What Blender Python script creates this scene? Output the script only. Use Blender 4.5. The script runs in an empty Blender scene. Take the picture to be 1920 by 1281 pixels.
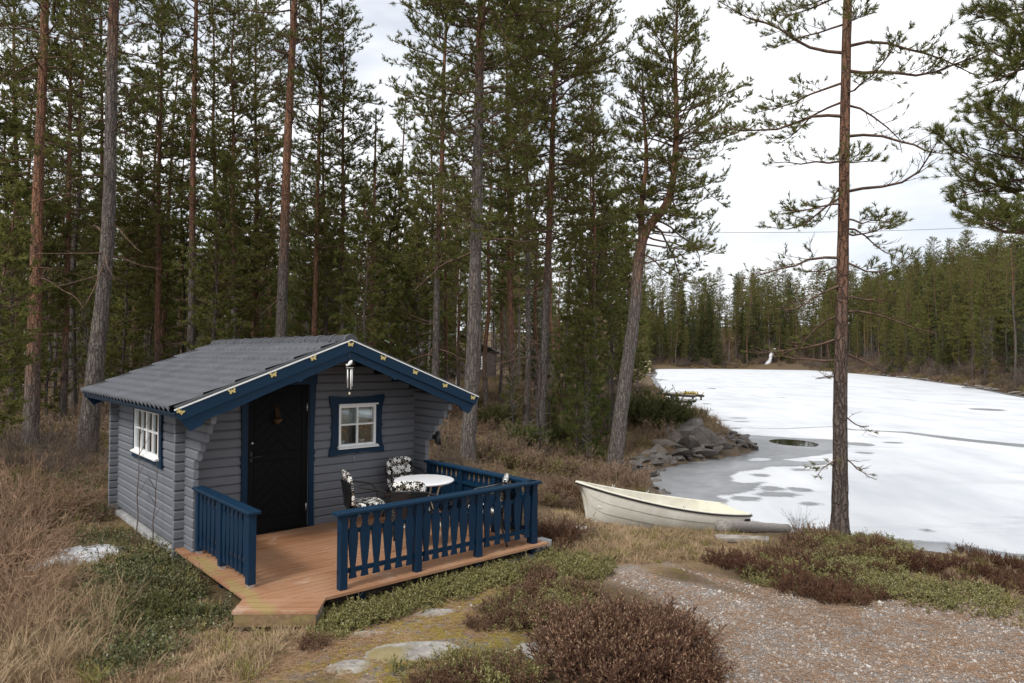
import bpy, bmesh, math, random
import numpy as np
from mathutils import Vector, Matrix

sc = bpy.context.scene
# ------------------------------------------------------------------ camera
CZ = 2.45
FPX = 1288.9
cam = bpy.data.cameras.new('camera')
cam.sensor_width = 36.0
cam.lens = FPX / 1920 * 36
cam.clip_end = 3000
camo = bpy.data.objects.new('camera', cam)
sc.collection.objects.link(camo)
sc.camera = camo
PIT, ROL = 0.0213, 0.006
Fv = np.array([0, math.cos(PIT), math.sin(PIT)])
_R0 = np.array([1.0, 0, 0]); _U0 = np.cross(_R0, Fv)
Rv = math.cos(ROL) * _R0 + math.sin(ROL) * _U0
Uv = math.cos(ROL) * _U0 - math.sin(ROL) * _R0
camo.matrix_world = Matrix(((Rv[0], Uv[0], -Fv[0], 0), (Rv[1], Uv[1], -Fv[1], 0), (Rv[2], Uv[2], -Fv[2], CZ), (0, 0, 0, 1)))
# ------------------------------------------------------------------ sky, sun, exposure
SUN_EL, SUN_AZ = math.radians(46), math.radians(-148)      # azimuth clockwise from +Y
w = bpy.data.worlds.new('World'); sc.world = w; w.use_nodes = True
nt = w.node_tree; nt.nodes.clear()
def wn(t, **k):
    n = nt.nodes.new(t)
    for a, b in k.items(): setattr(n, a, b)
    return n
sky = wn('ShaderNodeTexSky', sky_type='NISHITA', sun_disc=False, sun_elevation=SUN_EL, sun_rotation=SUN_AZ)
skm = wn('ShaderNodeVectorMath', operation='SCALE'); skm.inputs[3].default_value = 0.10
tc = wn('ShaderNodeTexCoord')
mp = wn('ShaderNodeMapping'); mp.inputs['Scale'].default_value = (1.6, 1.6, 5.0)
nz = wn('ShaderNodeTexNoise'); nz.inputs['Scale'].default_value = 1.7; nz.inputs['Detail'].default_value = 5
cr = wn('ShaderNodeValToRGB')
cr.color_ramp.elements[0].position = 0.34; cr.color_ramp.elements[0].color = (0.54, 0.57, 0.62, 1)
cr.color_ramp.elements[1].position = 0.62; cr.color_ramp.elements[1].color = (0.86, 0.87, 0.88, 1)
cm = wn('ShaderNodeValToRGB')
cm.color_ramp.elements[0].position = 0.26; cm.color_ramp.elements[0].color = (0.75, 0.75, 0.75, 1)
cm.color_ramp.elements[1].position = 0.42; cm.color_ramp.elements[1].color = (0.96, 0.96, 0.96, 1)
mx = wn('ShaderNodeMixRGB')
bg = wn('ShaderNodeBackground'); bg.inputs[1].default_value = 0.85
ow = wn('ShaderNodeOutputWorld')
L = nt.links.new
L(tc.outputs['Generated'], mp.inputs[0]); L(mp.outputs[0], nz.inputs['Vector'])
L(nz.outputs[0], cr.inputs[0]); L(nz.outputs[0], cm.inputs[0])
L(sky.outputs[0], skm.inputs[0]); L(skm.outputs[0], mx.inputs[1]); L(cr.outputs[0], mx.inputs[2]); L(cm.outputs[0], mx.inputs[0])
L(mx.outputs[0], bg.inputs[0]); L(bg.outputs[0], ow.inputs[0])
sun = bpy.data.lights.new('sun', 'SUN'); sun.energy = 1.5; sun.angle = math.radians(12); sun.color = (1.0, 0.96, 0.9)
suno = bpy.data.objects.new('sun', sun); sc.collection.objects.link(suno)
sd = Vector((math.sin(SUN_AZ) * math.cos(SUN_EL), math.cos(SUN_AZ) * math.cos(SUN_EL), math.sin(SUN_EL)))
suno.rotation_euler = sd.to_track_quat('Z', 'Y').to_euler()
sc.view_settings.view_transform = 'Standard'; sc.view_settings.look = 'None'
sc.view_settings.exposure = 0.9; sc.view_settings.gamma = 1.0
sc.view_settings.use_curve_mapping = False
sc.cycles.max_bounces = 6; sc.cycles.transparent_max_bounces = 8

# ------------------------------------------------------------------ helpers
COL = sc.collection
rnd = random.Random(7)
RG = np.random.default_rng(11)

def tag(o, label=None, cat=None, group=None, kind=None):
    if label: o['label'] = label
    if cat: o['category'] = cat
    if group: o['group'] = group
    if kind: o['kind'] = kind
    return o

def empty(name, loc=(0, 0, 0), rz=0.0, parent=None):
    o = bpy.data.objects.new(name, None); COL.objects.link(o)
    o.location = loc; o.rotation_euler = (0, 0, rz); o.empty_display_size = .1
    if parent: o.parent = parent
    return o

def link(name, me, parent=None, loc=None, rot=None, scl=None):
    o = bpy.data.objects.new(name, me); COL.objects.link(o)
    if parent: o.parent = parent
    if loc is not None: o.location = loc
    if rot is not None: o.rotation_euler = rot
    if scl is not None: o.scale = scl if hasattr(scl, '__len__') else (scl,) * 3
    return o

def np_mesh(name, V, quads=None, tris=None, mats=(), mi=None, smooth=False):
    me = bpy.data.meshes.new(name)
    V = np.asarray(V, np.float32).reshape(-1, 3)
    q = np.zeros((0, 4), np.int32) if quads is None else np.asarray(quads, np.int32).reshape(-1, 4)
    t = np.zeros((0, 3), np.int32) if tris is None else np.asarray(tris, np.int32).reshape(-1, 3)
    me.vertices.add(len(V)); me.vertices.foreach_set('co', V.ravel())
    nl = q.size + t.size
    me.loops.add(nl); me.loops.foreach_set('vertex_index', np.concatenate([q.ravel(), t.ravel()]))
    n = len(q) + len(t)
    me.polygons.add(n)
    st = np.concatenate([np.arange(len(q)) * 4, q.size + np.arange(len(t)) * 3]).astype(np.int32)
    me.polygons.foreach_set('loop_start', st)
    if mi is not None: me.polygons.foreach_set('material_index', np.asarray(mi, np.int32))
    if smooth: me.polygons.foreach_set('use_smooth', np.ones(n, bool))
    for m in mats: me.materials.append(m)
    me.update(); me.validate()
    return me

class MB:
    """small mesh builder"""
    def __init__(s): s.v = []; s.f = []; s.m = []; s.sm = []
    def add(s, vs, fs, mi=0, sm=False):
        b = len(s.v); s.v += [tuple(v) for v in vs]
        for f in fs: s.f.append([b + i for i in f]); s.m.append(mi); s.sm.append(sm)
    def box(s, x0, x1, y0, y1, z0, z1, ch=0.0, mi=0):
        if ch <= 0:
            vs = [(x, y, z) for z in (z0, z1) for y in (y0, y1) for x in (x0, x1)]
            s.add(vs, [(0, 2, 3, 1), (4, 5, 7, 6), (0, 1, 5, 4), (2, 6, 7, 3), (0, 4, 6, 2), (1, 3, 7, 5)], mi); return
        bm = bmesh.new(); bmesh.ops.create_cube(bm, size=1)
        for v in bm.verts:
            v.co = Vector(((x0 + x1) / 2 + v.co.x * (x1 - x0), (y0 + y1) / 2 + v.co.y * (y1 - y0), (z0 + z1) / 2 + v.co.z * (z1 - z0)))
        bmesh.ops.bevel(bm, geom=bm.edges[:], offset=ch, segments=1, affect='EDGES', profile=.5)
        bm.verts.index_update()
        s.add([v.co[:] for v in bm.verts], [[v.index for v in f.verts] for f in bm.faces], mi); bm.free()
    def prism(s, poly, a0, a1, axis=1, mi=0):
        """extrude polygon (list of 2D points) along axis between a0 and a1"""
        n = len(poly)
        def P(u, v, a): return (u, a, v) if axis == 1 else ((a, u, v) if axis == 0 else (u, v, a))
        vs = [P(u, v, a0) for u, v in poly] + [P(u, v, a1) for u, v in poly]
        fs = [list(range(n)), list(range(2 * n - 1, n - 1, -1))] + [(i, i + n, (i + 1) % n + n, (i + 1) % n) for i in range(n)]
        s.add(vs, fs, mi)
    def tube(s, path, rad, sides=8, mi=0, cap=True, closed=False):
        P = [Vector(p) for p in path]; n = len(P)
        R = rad if hasattr(rad, '__len__') else [rad] * n
        T = []
        for i in range(n):
            a = P[(i - 1) % n] if closed else P[max(i - 1, 0)]; b = P[(i + 1) % n] if closed else P[min(i + 1, n - 1)]
            T.append((b - a).normalized())
        N = T[0].orthogonal().normalized(); vs = []
        for i in range(n):
            N = (N - T[i] * N.dot(T[i])).normalized(); B = T[i].cross(N)
            for k in range(sides):
                a = 2 * math.pi * k / sides
                vs.append(P[i] + (N * math.cos(a) + B * math.sin(a)) * R[i])
        fs = []
        for i in range(n if closed else n - 1):
            j = (i + 1) % n
            for k in range(sides):
                k2 = (k + 1) % sides
                fs.append((i * sides + k, i * sides + k2, j * sides + k2, j * sides + k))
        if cap and not closed:
            fs.append(list(range(sides - 1, -1, -1))); fs.append([(n - 1) * sides + k for k in range(sides)])
        s.add(vs, fs, mi, True)
    def lathe(s, prof, c=(0, 0, 0), seg=24, mi=0):
        vs = []; n = len(prof)
        for k in range(seg):
            a = 2 * math.pi * k / seg
            vs += [(c[0] + r * math.cos(a), c[1] + r * math.sin(a), c[2] + z) for r, z in prof]
        fs = []
        for k in range(seg):
            k2 = (k + 1) % seg
            for i in range(n - 1): fs.append((k * n + i, k2 * n + i, k2 * n + i + 1, k * n + i + 1))
        s.add(vs, fs, mi, True)
    def mesh(s, name, mats):
        me = bpy.data.meshes.new(name); me.from_pydata(s.v, [], s.f)
        for m in (mats if isinstance(mats, (list, tuple)) else [mats]): me.materials.append(m)
        me.polygons.foreach_set('material_index', s.m); me.polygons.foreach_set('use_smooth', s.sm)
        me.update()
        bm = bmesh.new(); bm.from_mesh(me); bmesh.ops.recalc_face_normals(bm, faces=bm.faces[:]); bm.to_mesh(me); bm.free()
        return me
    def build(s, name, mats, parent=None, **k):
        return link(name, s.mesh(name, mats), parent, **k)

def catmull(pts, per=8):
    P = [np.array(p, float) for p in pts]; P = [2 * P[0] - P[1]] + P + [2 * P[-1] - P[-2]]
    out = []
    for i in range(1, len(P) - 2):
        for k in range(per):
            t = k / per
            a, b, c, d = P[i - 1], P[i], P[i + 1], P[i + 2]
            out.append(.5 * ((2 * b) + (c - a) * t + (2 * a - 5 * b + 4 * c - d) * t * t + (3 * b - a - 3 * c + d) * t ** 3))
    out.append(P[-2])
    return np.array(out)

# ------------------------------------------------------------------ materials
class NT:
    def __init__(s, name):
        s.m = bpy.data.materials.new(name); s.m.use_nodes = True; s.t = s.m.node_tree; s.t.nodes.clear()
        s.out = s.n('ShaderNodeOutputMaterial'); s.b = s.n('ShaderNodeBsdfPrincipled')
        s.l(s.b.outputs[0], s.out.inputs[0])
    def n(s, t, ins=None, **k):
        x = s.t.nodes.new(t)
        for a, b in k.items(): setattr(x, a, b)
        for a, b in (ins or {}).items():
            if isinstance(b, bpy.types.NodeSocket): s.l(b, x.inputs[a])
            else: x.inputs[a].default_value = b
        return x
    def l(s, a, b): s.t.links.new(a, b)
    def coord(s, kind='Object', scale=(1, 1, 1)):
        c = s.n('ShaderNodeTexCoord')
        if kind == 'World': o = s.n('ShaderNodeNewGeometry').outputs['Position']
        else: o = c.outputs[kind]
        return s.n('ShaderNodeMapping', {'Vector': o, 'Scale': scale}).outputs[0]
    def noise(s, vec, scale, detail=4, rough=.55, dist=0):
        return s.n('ShaderNodeTexNoise', {'Vector': vec, 'Scale': scale, 'Detail': detail, 'Roughness': rough, 'Distortion': dist}).outputs[0]
    def ramp(s, fac, stops, interp='LINEAR'):
        r = s.n('ShaderNodeValToRGB'); e = r.color_ramp.elements; r.color_ramp.interpolation = interp
        while len(e) < len(stops): e.new(.5)
        for x, (p, c) in zip(e, stops):
            x.position = p; x.color = (c, c, c, 1) if not hasattr(c, '__len__') else (*c[:3], 1)
        s.l(fac, r.inputs[0]); return r.outputs[0]
    def mix(s, fac, a, b, bt='MIX'):
        x = s.n('ShaderNodeMixRGB', blend_type=bt)
        for i, v in enumerate((fac, a, b)):
            if isinstance(v, bpy.types.NodeSocket): s.l(v, x.inputs[i])
            elif i == 0: x.inputs[0].default_value = v
            else: x.inputs[i].default_value = (*v[:3], 1) if hasattr(v, '__len__') else (v, v, v, 1)
        return x.outputs[0]
    def math(s, op, a, b=0.0, clamp=False):
        x = s.n('ShaderNodeMath', operation=op, use_clamp=clamp)
        for i, v in enumerate((a, b)):
            if isinstance(v, bpy.types.NodeSocket): s.l(v, x.inputs[i])
            else: x.inputs[i].default_value = v
        return x.outputs[0]
    def attr(s, name): return s.n('ShaderNodeAttribute', attribute_name=name).outputs['Fac']
    def bump(s, h, strength=.5, dist=.02):
        s.l(s.n('ShaderNodeBump', {'Height': h, 'Strength': strength, 'Distance': dist}).outputs[0], s.b.inputs['Normal'])
    def fin(s, col=None, rough=.7, spec=.3, metal=0):
        if col is not None:
            if isinstance(col, bpy.types.NodeSocket): s.l(col, s.b.inputs['Base Color'])
            else: s.b.inputs['Base Color'].default_value = (*col[:3], 1)
        if isinstance(rough, bpy.types.NodeSocket): s.l(rough, s.b.inputs['Roughness'])
        else: s.b.inputs['Roughness'].default_value = rough
        s.b.inputs['Specular IOR Level'].default_value = spec; s.b.inputs['Metallic'].default_value = metal
        return s.m

def mul(c, k): return tuple(x * k for x in c)

def painted_wood(name, c, rough=.55, axis=0, wear=(.5, .5, .5), wearamt=.12, spec=.3):
    t = NT(name); sc_ = [14, 14, 14]; sc_[axis] = .9
    v = t.coord('Object', tuple(sc_)); oi = t.n('ShaderNodeObjectInfo').outputs['Random']
    v2 = t.n('ShaderNodeVectorMath', {0: v, 1: (0, 0, 0)}, operation='ADD')
    cb = t.n('ShaderNodeCombineXYZ', {0: t.math('MULTIPLY', oi, 37.0), 1: t.math('MULTIPLY', oi, 11.0), 2: 0.0})
    t.l(cb.outputs[0], v2.inputs[1]); v = v2.outputs[0]
    n1 = t.noise(v, 2.2, 6, .65, .3); n2 = t.noise(t.coord('World'), 1.3, 3)
    col = t.mix(t.ramp(n1, [(.3, 0.0), (.75, 1.0)]), mul(c, .86), mul(c, 1.12))
    col = t.mix(t.ramp(n2, [(.35, 0.0), (.7, .35)]), col, mul(c, .78))
    col = t.mix(t.ramp(oi, [(0, 0.0), (1, .5)]), col, mul(c, 1.25))
    sp = t.ramp(t.noise(v, 7.0, 3), [(.66, 0.0), (.74, wearamt)])
    col = t.mix(sp, col, wear)
    t.bump(n1, .25, .004)
    return t.fin(col, t.ramp(n1, [(.2, rough - .08), (.8, rough + .12)]), spec)

def plain(name, c, rough=.5, spec=.4, metal=0, var=.12, scale=6, bump=.0):
    t = NT(name); n = t.noise(t.coord('Object'), scale, 5)
    col = t.mix(t.ramp(n, [(.3, 0.0), (.7, 1.0)]), mul(c, 1 - var), mul(c, 1 + var))
    if bump: t.bump(n, bump, .01)
    return t.fin(col, rough, spec, metal)

M = {}
M['grey_x'] = painted_wood('grey_log_paint', (.140, .148, .166), .6, 0)
M['grey_y'] = painted_wood('grey_log_paint_side', (.140, .148, .166), .6, 1)
M['blue_x'] = painted_wood('blue_paint', (.0016, .022, .052), .5, 0, (.02, .08, .13), .25, .25)
M['blue_y'] = painted_wood('blue_paint_along', (.0016, .022, .052), .5, 1, (.02, .08, .13), .25, .25)
M['blue_z'] = painted_wood('blue_paint_upright', (.0014, .018, .045), .52, 2, (.02, .08, .13), .25, .25)
M['white'] = plain('white_paint', (.80, .80, .79), .45, .4, 0, .05, 9)
M['door'] = painted_wood('black_door_paint', (.0045, .0045, .005), .6, 2, (.015, .015, .015), .2, .12)
M['steel'] = plain('galvanised_steel', (.55, .55, .56), .38, .5, .8, .1)
M['black'] = plain('black_metal', (.012, .012, .013), .38, .5, 0, .2)
M['table'] = plain('white_table_plastic', (.78, .78, .80), .3, .5, 0, .03, 14)
M['cream'] = plain('cream_tube_metal', (.62, .56, .43), .4, .5, 0, .08)
M['gold'] = plain('pale_gold_metal', (.62, .50, .20), .4, .5, .35, .15, 40)
M['dark'] = plain('dark_interior', (.05, .04, .035), .8, .1, 0, .2)
M['pot'] = plain('white_pot_glaze', (.75, .75, .73), .25, .5, 0, .04)
M['houseplant'] = plain('houseplant_leaf', (.05, .13, .04), .5, .3, 0, .4, 30)
M['curtain'] = plain('curtain_cloth', (.62, .68, .70), .85, .1, 0, .15, 18)
M['orange'] = plain('flower_petals', (.65, .18, .06), .6, .2, 0, .2, 30)
M['concrete'] = plain('concrete', (.36, .36, .36), .9, .2, 0, .25, 8, .3)
M['flash'] = plain('dark_roof_flashing', (.055, .058, .064), .35, .5, 0, .2)

def m_roof():
    t = NT('dark_grey_tile_steel'); n = t.noise(t.coord('World'), 2.2, 5); n2 = t.noise(t.coord('World'), 24, 4)
    c = t.mix(t.ramp(n, [(.3, 0.0), (.72, 1.0)]), (.048, .051, .060), (.078, .082, .093))
    c = t.mix(t.ramp(n2, [(.64, 0.0), (.72, .3)]), c, (.13, .12, .10))
    return t.fin(c, t.ramp(n, [(.2, .36), (.8, .5)]), .5)
M['roof'] = m_roof()

def m_glass():
    t = NT('window_glass'); t.t.nodes.remove(t.b)
    g = t.n('ShaderNodeBsdfGlossy', {'Color': (.95, .97, 1, 1), 'Roughness': .02}); tr = t.n('ShaderNodeBsdfTransparent', {'Color': (.9, .93, .92, 1)})
    f = t.n('ShaderNodeFresnel', {'IOR': 1.55}); ml = t.math('MULTIPLY_ADD', f.outputs[0], 1.0)
    x = t.n('ShaderNodeMixShader'); t.l(t.math('ADD', f.outputs[0], .10, True), x.inputs[0]); t.l(tr.outputs[0], x.inputs[1]); t.l(g.outputs[0], x.inputs[2])
    t.l(x.outputs[0], t.out.inputs[0]); return t.m
M['glass'] = m_glass()

def m_deck():
    t = NT('oiled_deck_wood'); v = t.coord('Object', (1.0, 16, 16)); oi = t.n('ShaderNodeObjectInfo').outputs['Random']
    cb = t.n('ShaderNodeCombineXYZ', {0: t.math('MULTIPLY', oi, 53.0), 1: t.math('MULTIPLY', oi, 17.0), 2: 0.0})
    v = t.n('ShaderNodeVectorMath', {0: v, 1: cb.outputs[0]}, operation='ADD').outputs[0]
    n1 = t.noise(v, 1.8, 7, .65, .5); n2 = t.noise(t.coord('World'), .9, 5, .6); n3 = t.noise(t.coord('World', (1, 1, 1)), 2.6, 5, .6, .5)
    c = t.mix(t.ramp(n1, [(.3, 0.0), (.72, 1.0)]), (.19, .082, .038), (.36, .175, .088))
    c = t.mix(t.ramp(oi, [(0, 0.0), (1, .55)]), c, (.34, .195, .115))
    c = t.mix(t.ramp(n2, [(.46, 0.0), (.68, .6)]), c, (.41, .25, .155))      # worn, bleached patches
    c = t.mix(t.ramp(n3, [(.60, 0.0), (.72, .45)]), c, (.56, .46, .39))
    c = t.mix(t.ramp(t.noise(v, 5.5, 3), [(.70, 0.0), (.76, .8)]), c, (.07, .045, .03))
    ox = t.n('ShaderNodeSeparateXYZ', {0: t.coord('Object')}).outputs[0]
    alg = t.math('MULTIPLY', t.ramp(t.math('ADD', ox, t.math('MULTIPLY', t.math('SUBTRACT', n3, .5), .3)), [(.80, .0), (.825, .5), (.90, .5), (.97, 0.0)]), t.ramp(n2, [(.42, 0.0), (.55, 1.0)]))
    c = t.mix(alg, c, (.27, .24, .07))      # algae on the weathered outer ends
    t.bump(n1, .3, .004)
    return t.fin(c, .62, .3)
M['deck'] = m_deck()
def m_deck_edge():
    t = NT('weathered_deck_edge'); v = t.coord('Object', (1, 14, 14)); n = t.noise(v, 2, 6, .6)
    g = t.noise(t.coord('World'), 3.0, 4)
    c = t.mix(t.ramp(n, [(.3, 0.0), (.7, 1.0)]), (.13, .085, .05), (.26, .17, .10))
    c = t.mix(t.ramp(g, [(.50, 0.0), (.66, .7)]), c, (.20, .19, .045))
    return t.fin(c, .8, .2)
M['deck_edge'] = m_deck_edge()
M['joist'] = plain('dark_old_wood', (.05, .042, .036), .85, .1, 0, .3, 5, .3)
def m_greywood():
    t = NT('weathered_grey_wood'); v = t.coord('Object', (1.2, 12, 12)); n = t.noise(v, 3, 7, .65, .4)
    c = t.mix(t.ramp(n, [(.28, 0.0), (.7, 1.0)]), (.10, .085, .075), (.40, .37, .34)); t.bump(n, .6, .01)
    return t.fin(c, .85, .2)
M['greywood'] = m_greywood()

def m_fabric(name, a, b):
    t = NT(name); v = t.coord('Object'); s = t.n('ShaderNodeSeparateXYZ', {0: v})
    cb = t.n('ShaderNodeCombineXYZ', {0: s.outputs[a], 1: s.outputs[b], 2: 0.0}).outputs[0]
    def flowers(scale, off, k, lo, hi):
        sv = t.n('ShaderNodeVectorMath', {0: cb, 1: off}, operation='ADD').outputs[0]
        sv = t.n('ShaderNodeVectorMath', {0: sv, 3: scale}, operation='SCALE').outputs[0]
        vo = t.n('ShaderNodeTexVoronoi', {'Vector': sv, 'Scale': 1.0, 'Randomness': .8}, voronoi_dimensions='2D')
        d = t.n('ShaderNodeVectorMath', {0: sv, 1: vo.outputs['Position']}, operation='SUBTRACT').outputs[0]
        ds = t.n('ShaderNodeSeparateXYZ', {0: d}); an = t.math('ARCTAN2', ds.outputs[1], ds.outputs[0])
        ro = t.math('MULTIPLY', t.n('ShaderNodeSeparateXYZ', {0: vo.outputs['Color']}).outputs[0], 6.0)
        pet = t.math('ABSOLUTE', t.math('COSINE', t.math('ADD', t.math('MULTIPLY', an, k / 2), ro)))
        rad = t.math('ADD', t.math('MULTIPLY', pet, .26), .14)
        r = t.math('SUBTRACT', rad, vo.outputs['Distance'])
        return t.math('MULTIPLY', t.math('GREATER_THAN', r, lo), t.math('LESS_THAN', r, hi)), vo
    f1, vo = flowers(11.0, (.03, .01, 0), 5, .01, .30)
    f2, _ = flowers(15.0, (.31, .17, 0), 4, .02, .12)
    f3, _ = flowers(8.0, (.7, .4, 0), 5, .0, .07)
    c = t.mix(f2, (.012, .012, .012), (.30, .25, .20)); c = t.mix(f3, c, (.74, .73, .70)); c = t.mix(f1, c, (.78, .77, .74))
    return t.fin(c, .85, .1)
M['fab_back'] = m_fabric('flower_fabric_back', 0, 2)
M['fab_seat'] = m_fabric('flower_fabric_seat', 0, 1)

def m_bark(name, zt, grey=(.140, .118, .105), org=(.285, .140, .082), top=None):
    t = NT(name); v = t.coord('Object', (1, 1, .17)); vv = t.coord('Object', (1, 1, .42))
    warp = t.n('ShaderNodeTexNoise', {'Vector': t.coord('Object'), 'Scale': 9.0, 'Detail': 3})
    wv = t.n('ShaderNodeVectorMath', {0: v, 1: t.n('ShaderNodeVectorMath', {0: warp.outputs[1], 3: .09}, operation='SCALE').outputs[0]}, operation='ADD').outputs[0]
    vo = t.n('ShaderNodeTexVoronoi', {'Vector': wv, 'Scale': 14.0}, feature='DISTANCE_TO_EDGE').outputs['Distance']
    n1 = t.noise(vv, 26, 7, .7); n2 = t.noise(t.coord('Object', (1, 1, .5)), 7, 5, .6)
    z = t.n('ShaderNodeSeparateXYZ', {0: t.coord('Object')}).outputs[2]
    zz = t.math('ADD', z, t.math('MULTIPLY', t.math('SUBTRACT', n2, .5), 4.5))
    k = t.n('ShaderNodeMapRange', {0: zz, 1: zt - 1.2, 2: zt + 1.6}).outputs[0]
    g = t.mix(t.ramp(n1, [(.3, 0.0), (.72, 1.0)]), mul(grey, .55), mul(grey, 1.7))
    g = t.mix(t.ramp(t.noise(t.coord('Object'), 30, 3), [(.6, 0.0), (.72, .6)]), g, (.33, .33, .31))   # lichen flecks
    o = t.mix(t.ramp(n1, [(.3, 0.0), (.72, 1.0)]), mul(org, .55), mul(org, 1.35))
    c = t.mix(k, g, o)
    crack = t.ramp(vo, [(.0, 0.0), (.16, 1.0)])
    c = t.mix(t.math('ADD', t.math('MULTIPLY', crack, .65), t.math('MULTIPLY', n1, .35), True), mul(grey, .35), c)
    h = t.math('ADD', t.math('MULTIPLY', crack, .7), t.math('MULTIPLY', n1, .5))
    t.bump(h, .9, .03)
    return t.fin(c, .9, .15)
M['bark_mid'] = m_bark('pine_bark_mixed', 6.5)
M['bark_grey'] = m_bark('pine_bark_grey', 10.5)
M['bark_org'] = m_bark('pine_bark_orange', 2.2)
M['bark_low'] = m_bark('pine_bark_lake', 3.4, (.115, .090, .078), (.215, .115, .075))
M['bark_dark'] = m_bark('spruce_bark_dark', 30.0, (.075, .062, .055))
M['limb'] = plain('pine_limb_bark', (.125, .080, .060), .9, .1, 0, .45, 9, .3)
M['deadlimb'] = plain('dead_limb_bark', (.13, .115, .105), .9, .1, 0, .4, 9, .3)
def m_birch():
    t = NT('birch_bark'); n = t.noise(t.coord('Object', (3, 3, 14)), 2.5, 5, .6)
    c = t.mix(t.ramp(n, [(.52, 0.0), (.62, 1.0)]), (.55, .53, .50), (.05, .045, .04)); return t.fin(c, .8, .2)
M['birch'] = m_birch()

def m_leaf(name, a, b, c3=None, rough=.65, spec=.15, trans=0.0):
    t = NT(name); ri = t.n('ShaderNodeNewGeometry').outputs['Random Per Island']; oi = t.n('ShaderNodeObjectInfo').outputs['Random']
    n = t.noise(t.coord('World'), 1.1, 3)
    c = t.mix(ri, a, b)
    c = t.mix(t.ramp(n, [(.35, 0.0), (.7, .6)]), c, mul(a, .75))
    c = t.mix(t.ramp(oi, [(0, 0.0), (1, .45)]), c, c3 or mul(b, 1.25))
    t.fin(c, rough, spec)
    if trans:
        tl = t.n('ShaderNodeBsdfTranslucent'); t.l(c, tl.inputs[0]); x = t.n('ShaderNodeMixShader', {0: trans}); t.l(t.b.outputs[0], x.inputs[1]); t.l(tl.outputs[0], x.inputs[2]); t.l(x.outputs[0], t.out.inputs[0])
    return t.m
M['needle'] = m_leaf('pine_needles', (.090, .108, .028), (.215, .222, .064), (.225, .205, .060), trans=.35)
M['needle_spruce'] = m_leaf('spruce_needles', (.052, .072, .028), (.125, .148, .050), (.155, .158, .052), trans=.3)
M['needle_young'] = m_leaf('young_pine_needles', (.080, .115, .025), (.150, .175, .045), (.160, .170, .05), trans=.35)
M['juniper'] = m_leaf('juniper_needles', (.055, .070, .022), (.130, .140, .042), (.14, .13, .05))
M['heather'] = m_leaf('heather_sprigs', (.058, .026, .017), (.155, .070, .042), (.17, .095, .055))
M['heather_tip'] = m_leaf('heather_dry_flowers', (.28, .175, .105), (.46, .32, .21))
M['lingon'] = m_leaf('lingonberry_leaves', (.110, .112, .030), (.290, .270, .100), (.24, .18, .08), .4, .4)
M['lingon_dk'] = m_leaf('lingonberry_dark_leaves', (.045, .062, .018), (.125, .145, .045), (.16, .13, .06), .4, .4)
M['bilberry'] = m_leaf('bilberry_twigs', (.125, .110, .036), (.260, .200, .090), (.22, .18, .08))
M['bilberry_br'] = m_leaf('brown_heath_twigs', (.14, .090, .060), (.32, .220, .150), (.30, .21, .14))
M['grass'] = m_leaf('dry_grass', (.20, .135, .075), (.50, .38, .25), (.42, .29, .17), .8, .1)
M['grass_green'] = m_leaf('mixed_grass', (.12, .115, .03), (.32, .27, .10), (.24, .2, .08), .8, .1)
M['twig'] = m_leaf('bare_twigs', (.19, .115, .075), (.44, .31, .205), (.36, .22, .14), .8, .1)
M['twig_dk'] = m_leaf('dark_bare_twigs', (.075, .060, .052), (.17, .135, .115), (.2, .15, .12), .8, .1)

def m_rock(name, a, b, lich=(.45, .44, .40), moss=.0):
    t = NT(name); v = t.coord('World'); n = t.noise(v, 3.2, 8, .68); n2 = t.noise(v, 11, 5, .6); n3 = t.noise(v, 1.4, 4)
    c = t.mix(t.ramp(n, [(.3, 0.0), (.72, 1.0)]), a, b)
    c = t.mix(t.ramp(n2, [(.58, 0.0), (.68, .55)]), c, lich)
    c = t.mix(t.ramp(n2, [(.30, .6), (.40, 0.0)]), c, mul(a, .3))
    if moss:
        nz_ = t.n('ShaderNodeSeparateXYZ', {0: t.n('ShaderNodeNewGeometry').outputs['Normal']}).outputs[2]
        mk = t.math('MULTIPLY', t.ramp(n3, [(.50, 0.0), (.60, moss)]), t.ramp(nz_, [(.3, 0.0), (.7, 1.0)]))
        c = t.mix(mk, c, (.19, .145, .035))
    t.bump(n, .8, .05)
    return t.fin(c, .85, .2)
M['rock'] = m_rock('granite_rock', (.16, .145, .13), (.42, .40, .37), moss=.75)
M['shore_rock'] = m_rock('brown_shore_rock', (.065, .056, .050), (.19, .170, .155), (.27, .26, .245))
M['pebble'] = m_leaf('gravel_pebbles', (.24, .225, .21), (.54, .51, .48), (.42, .36, .31), .8, .2)
M['snow'] = None

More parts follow.
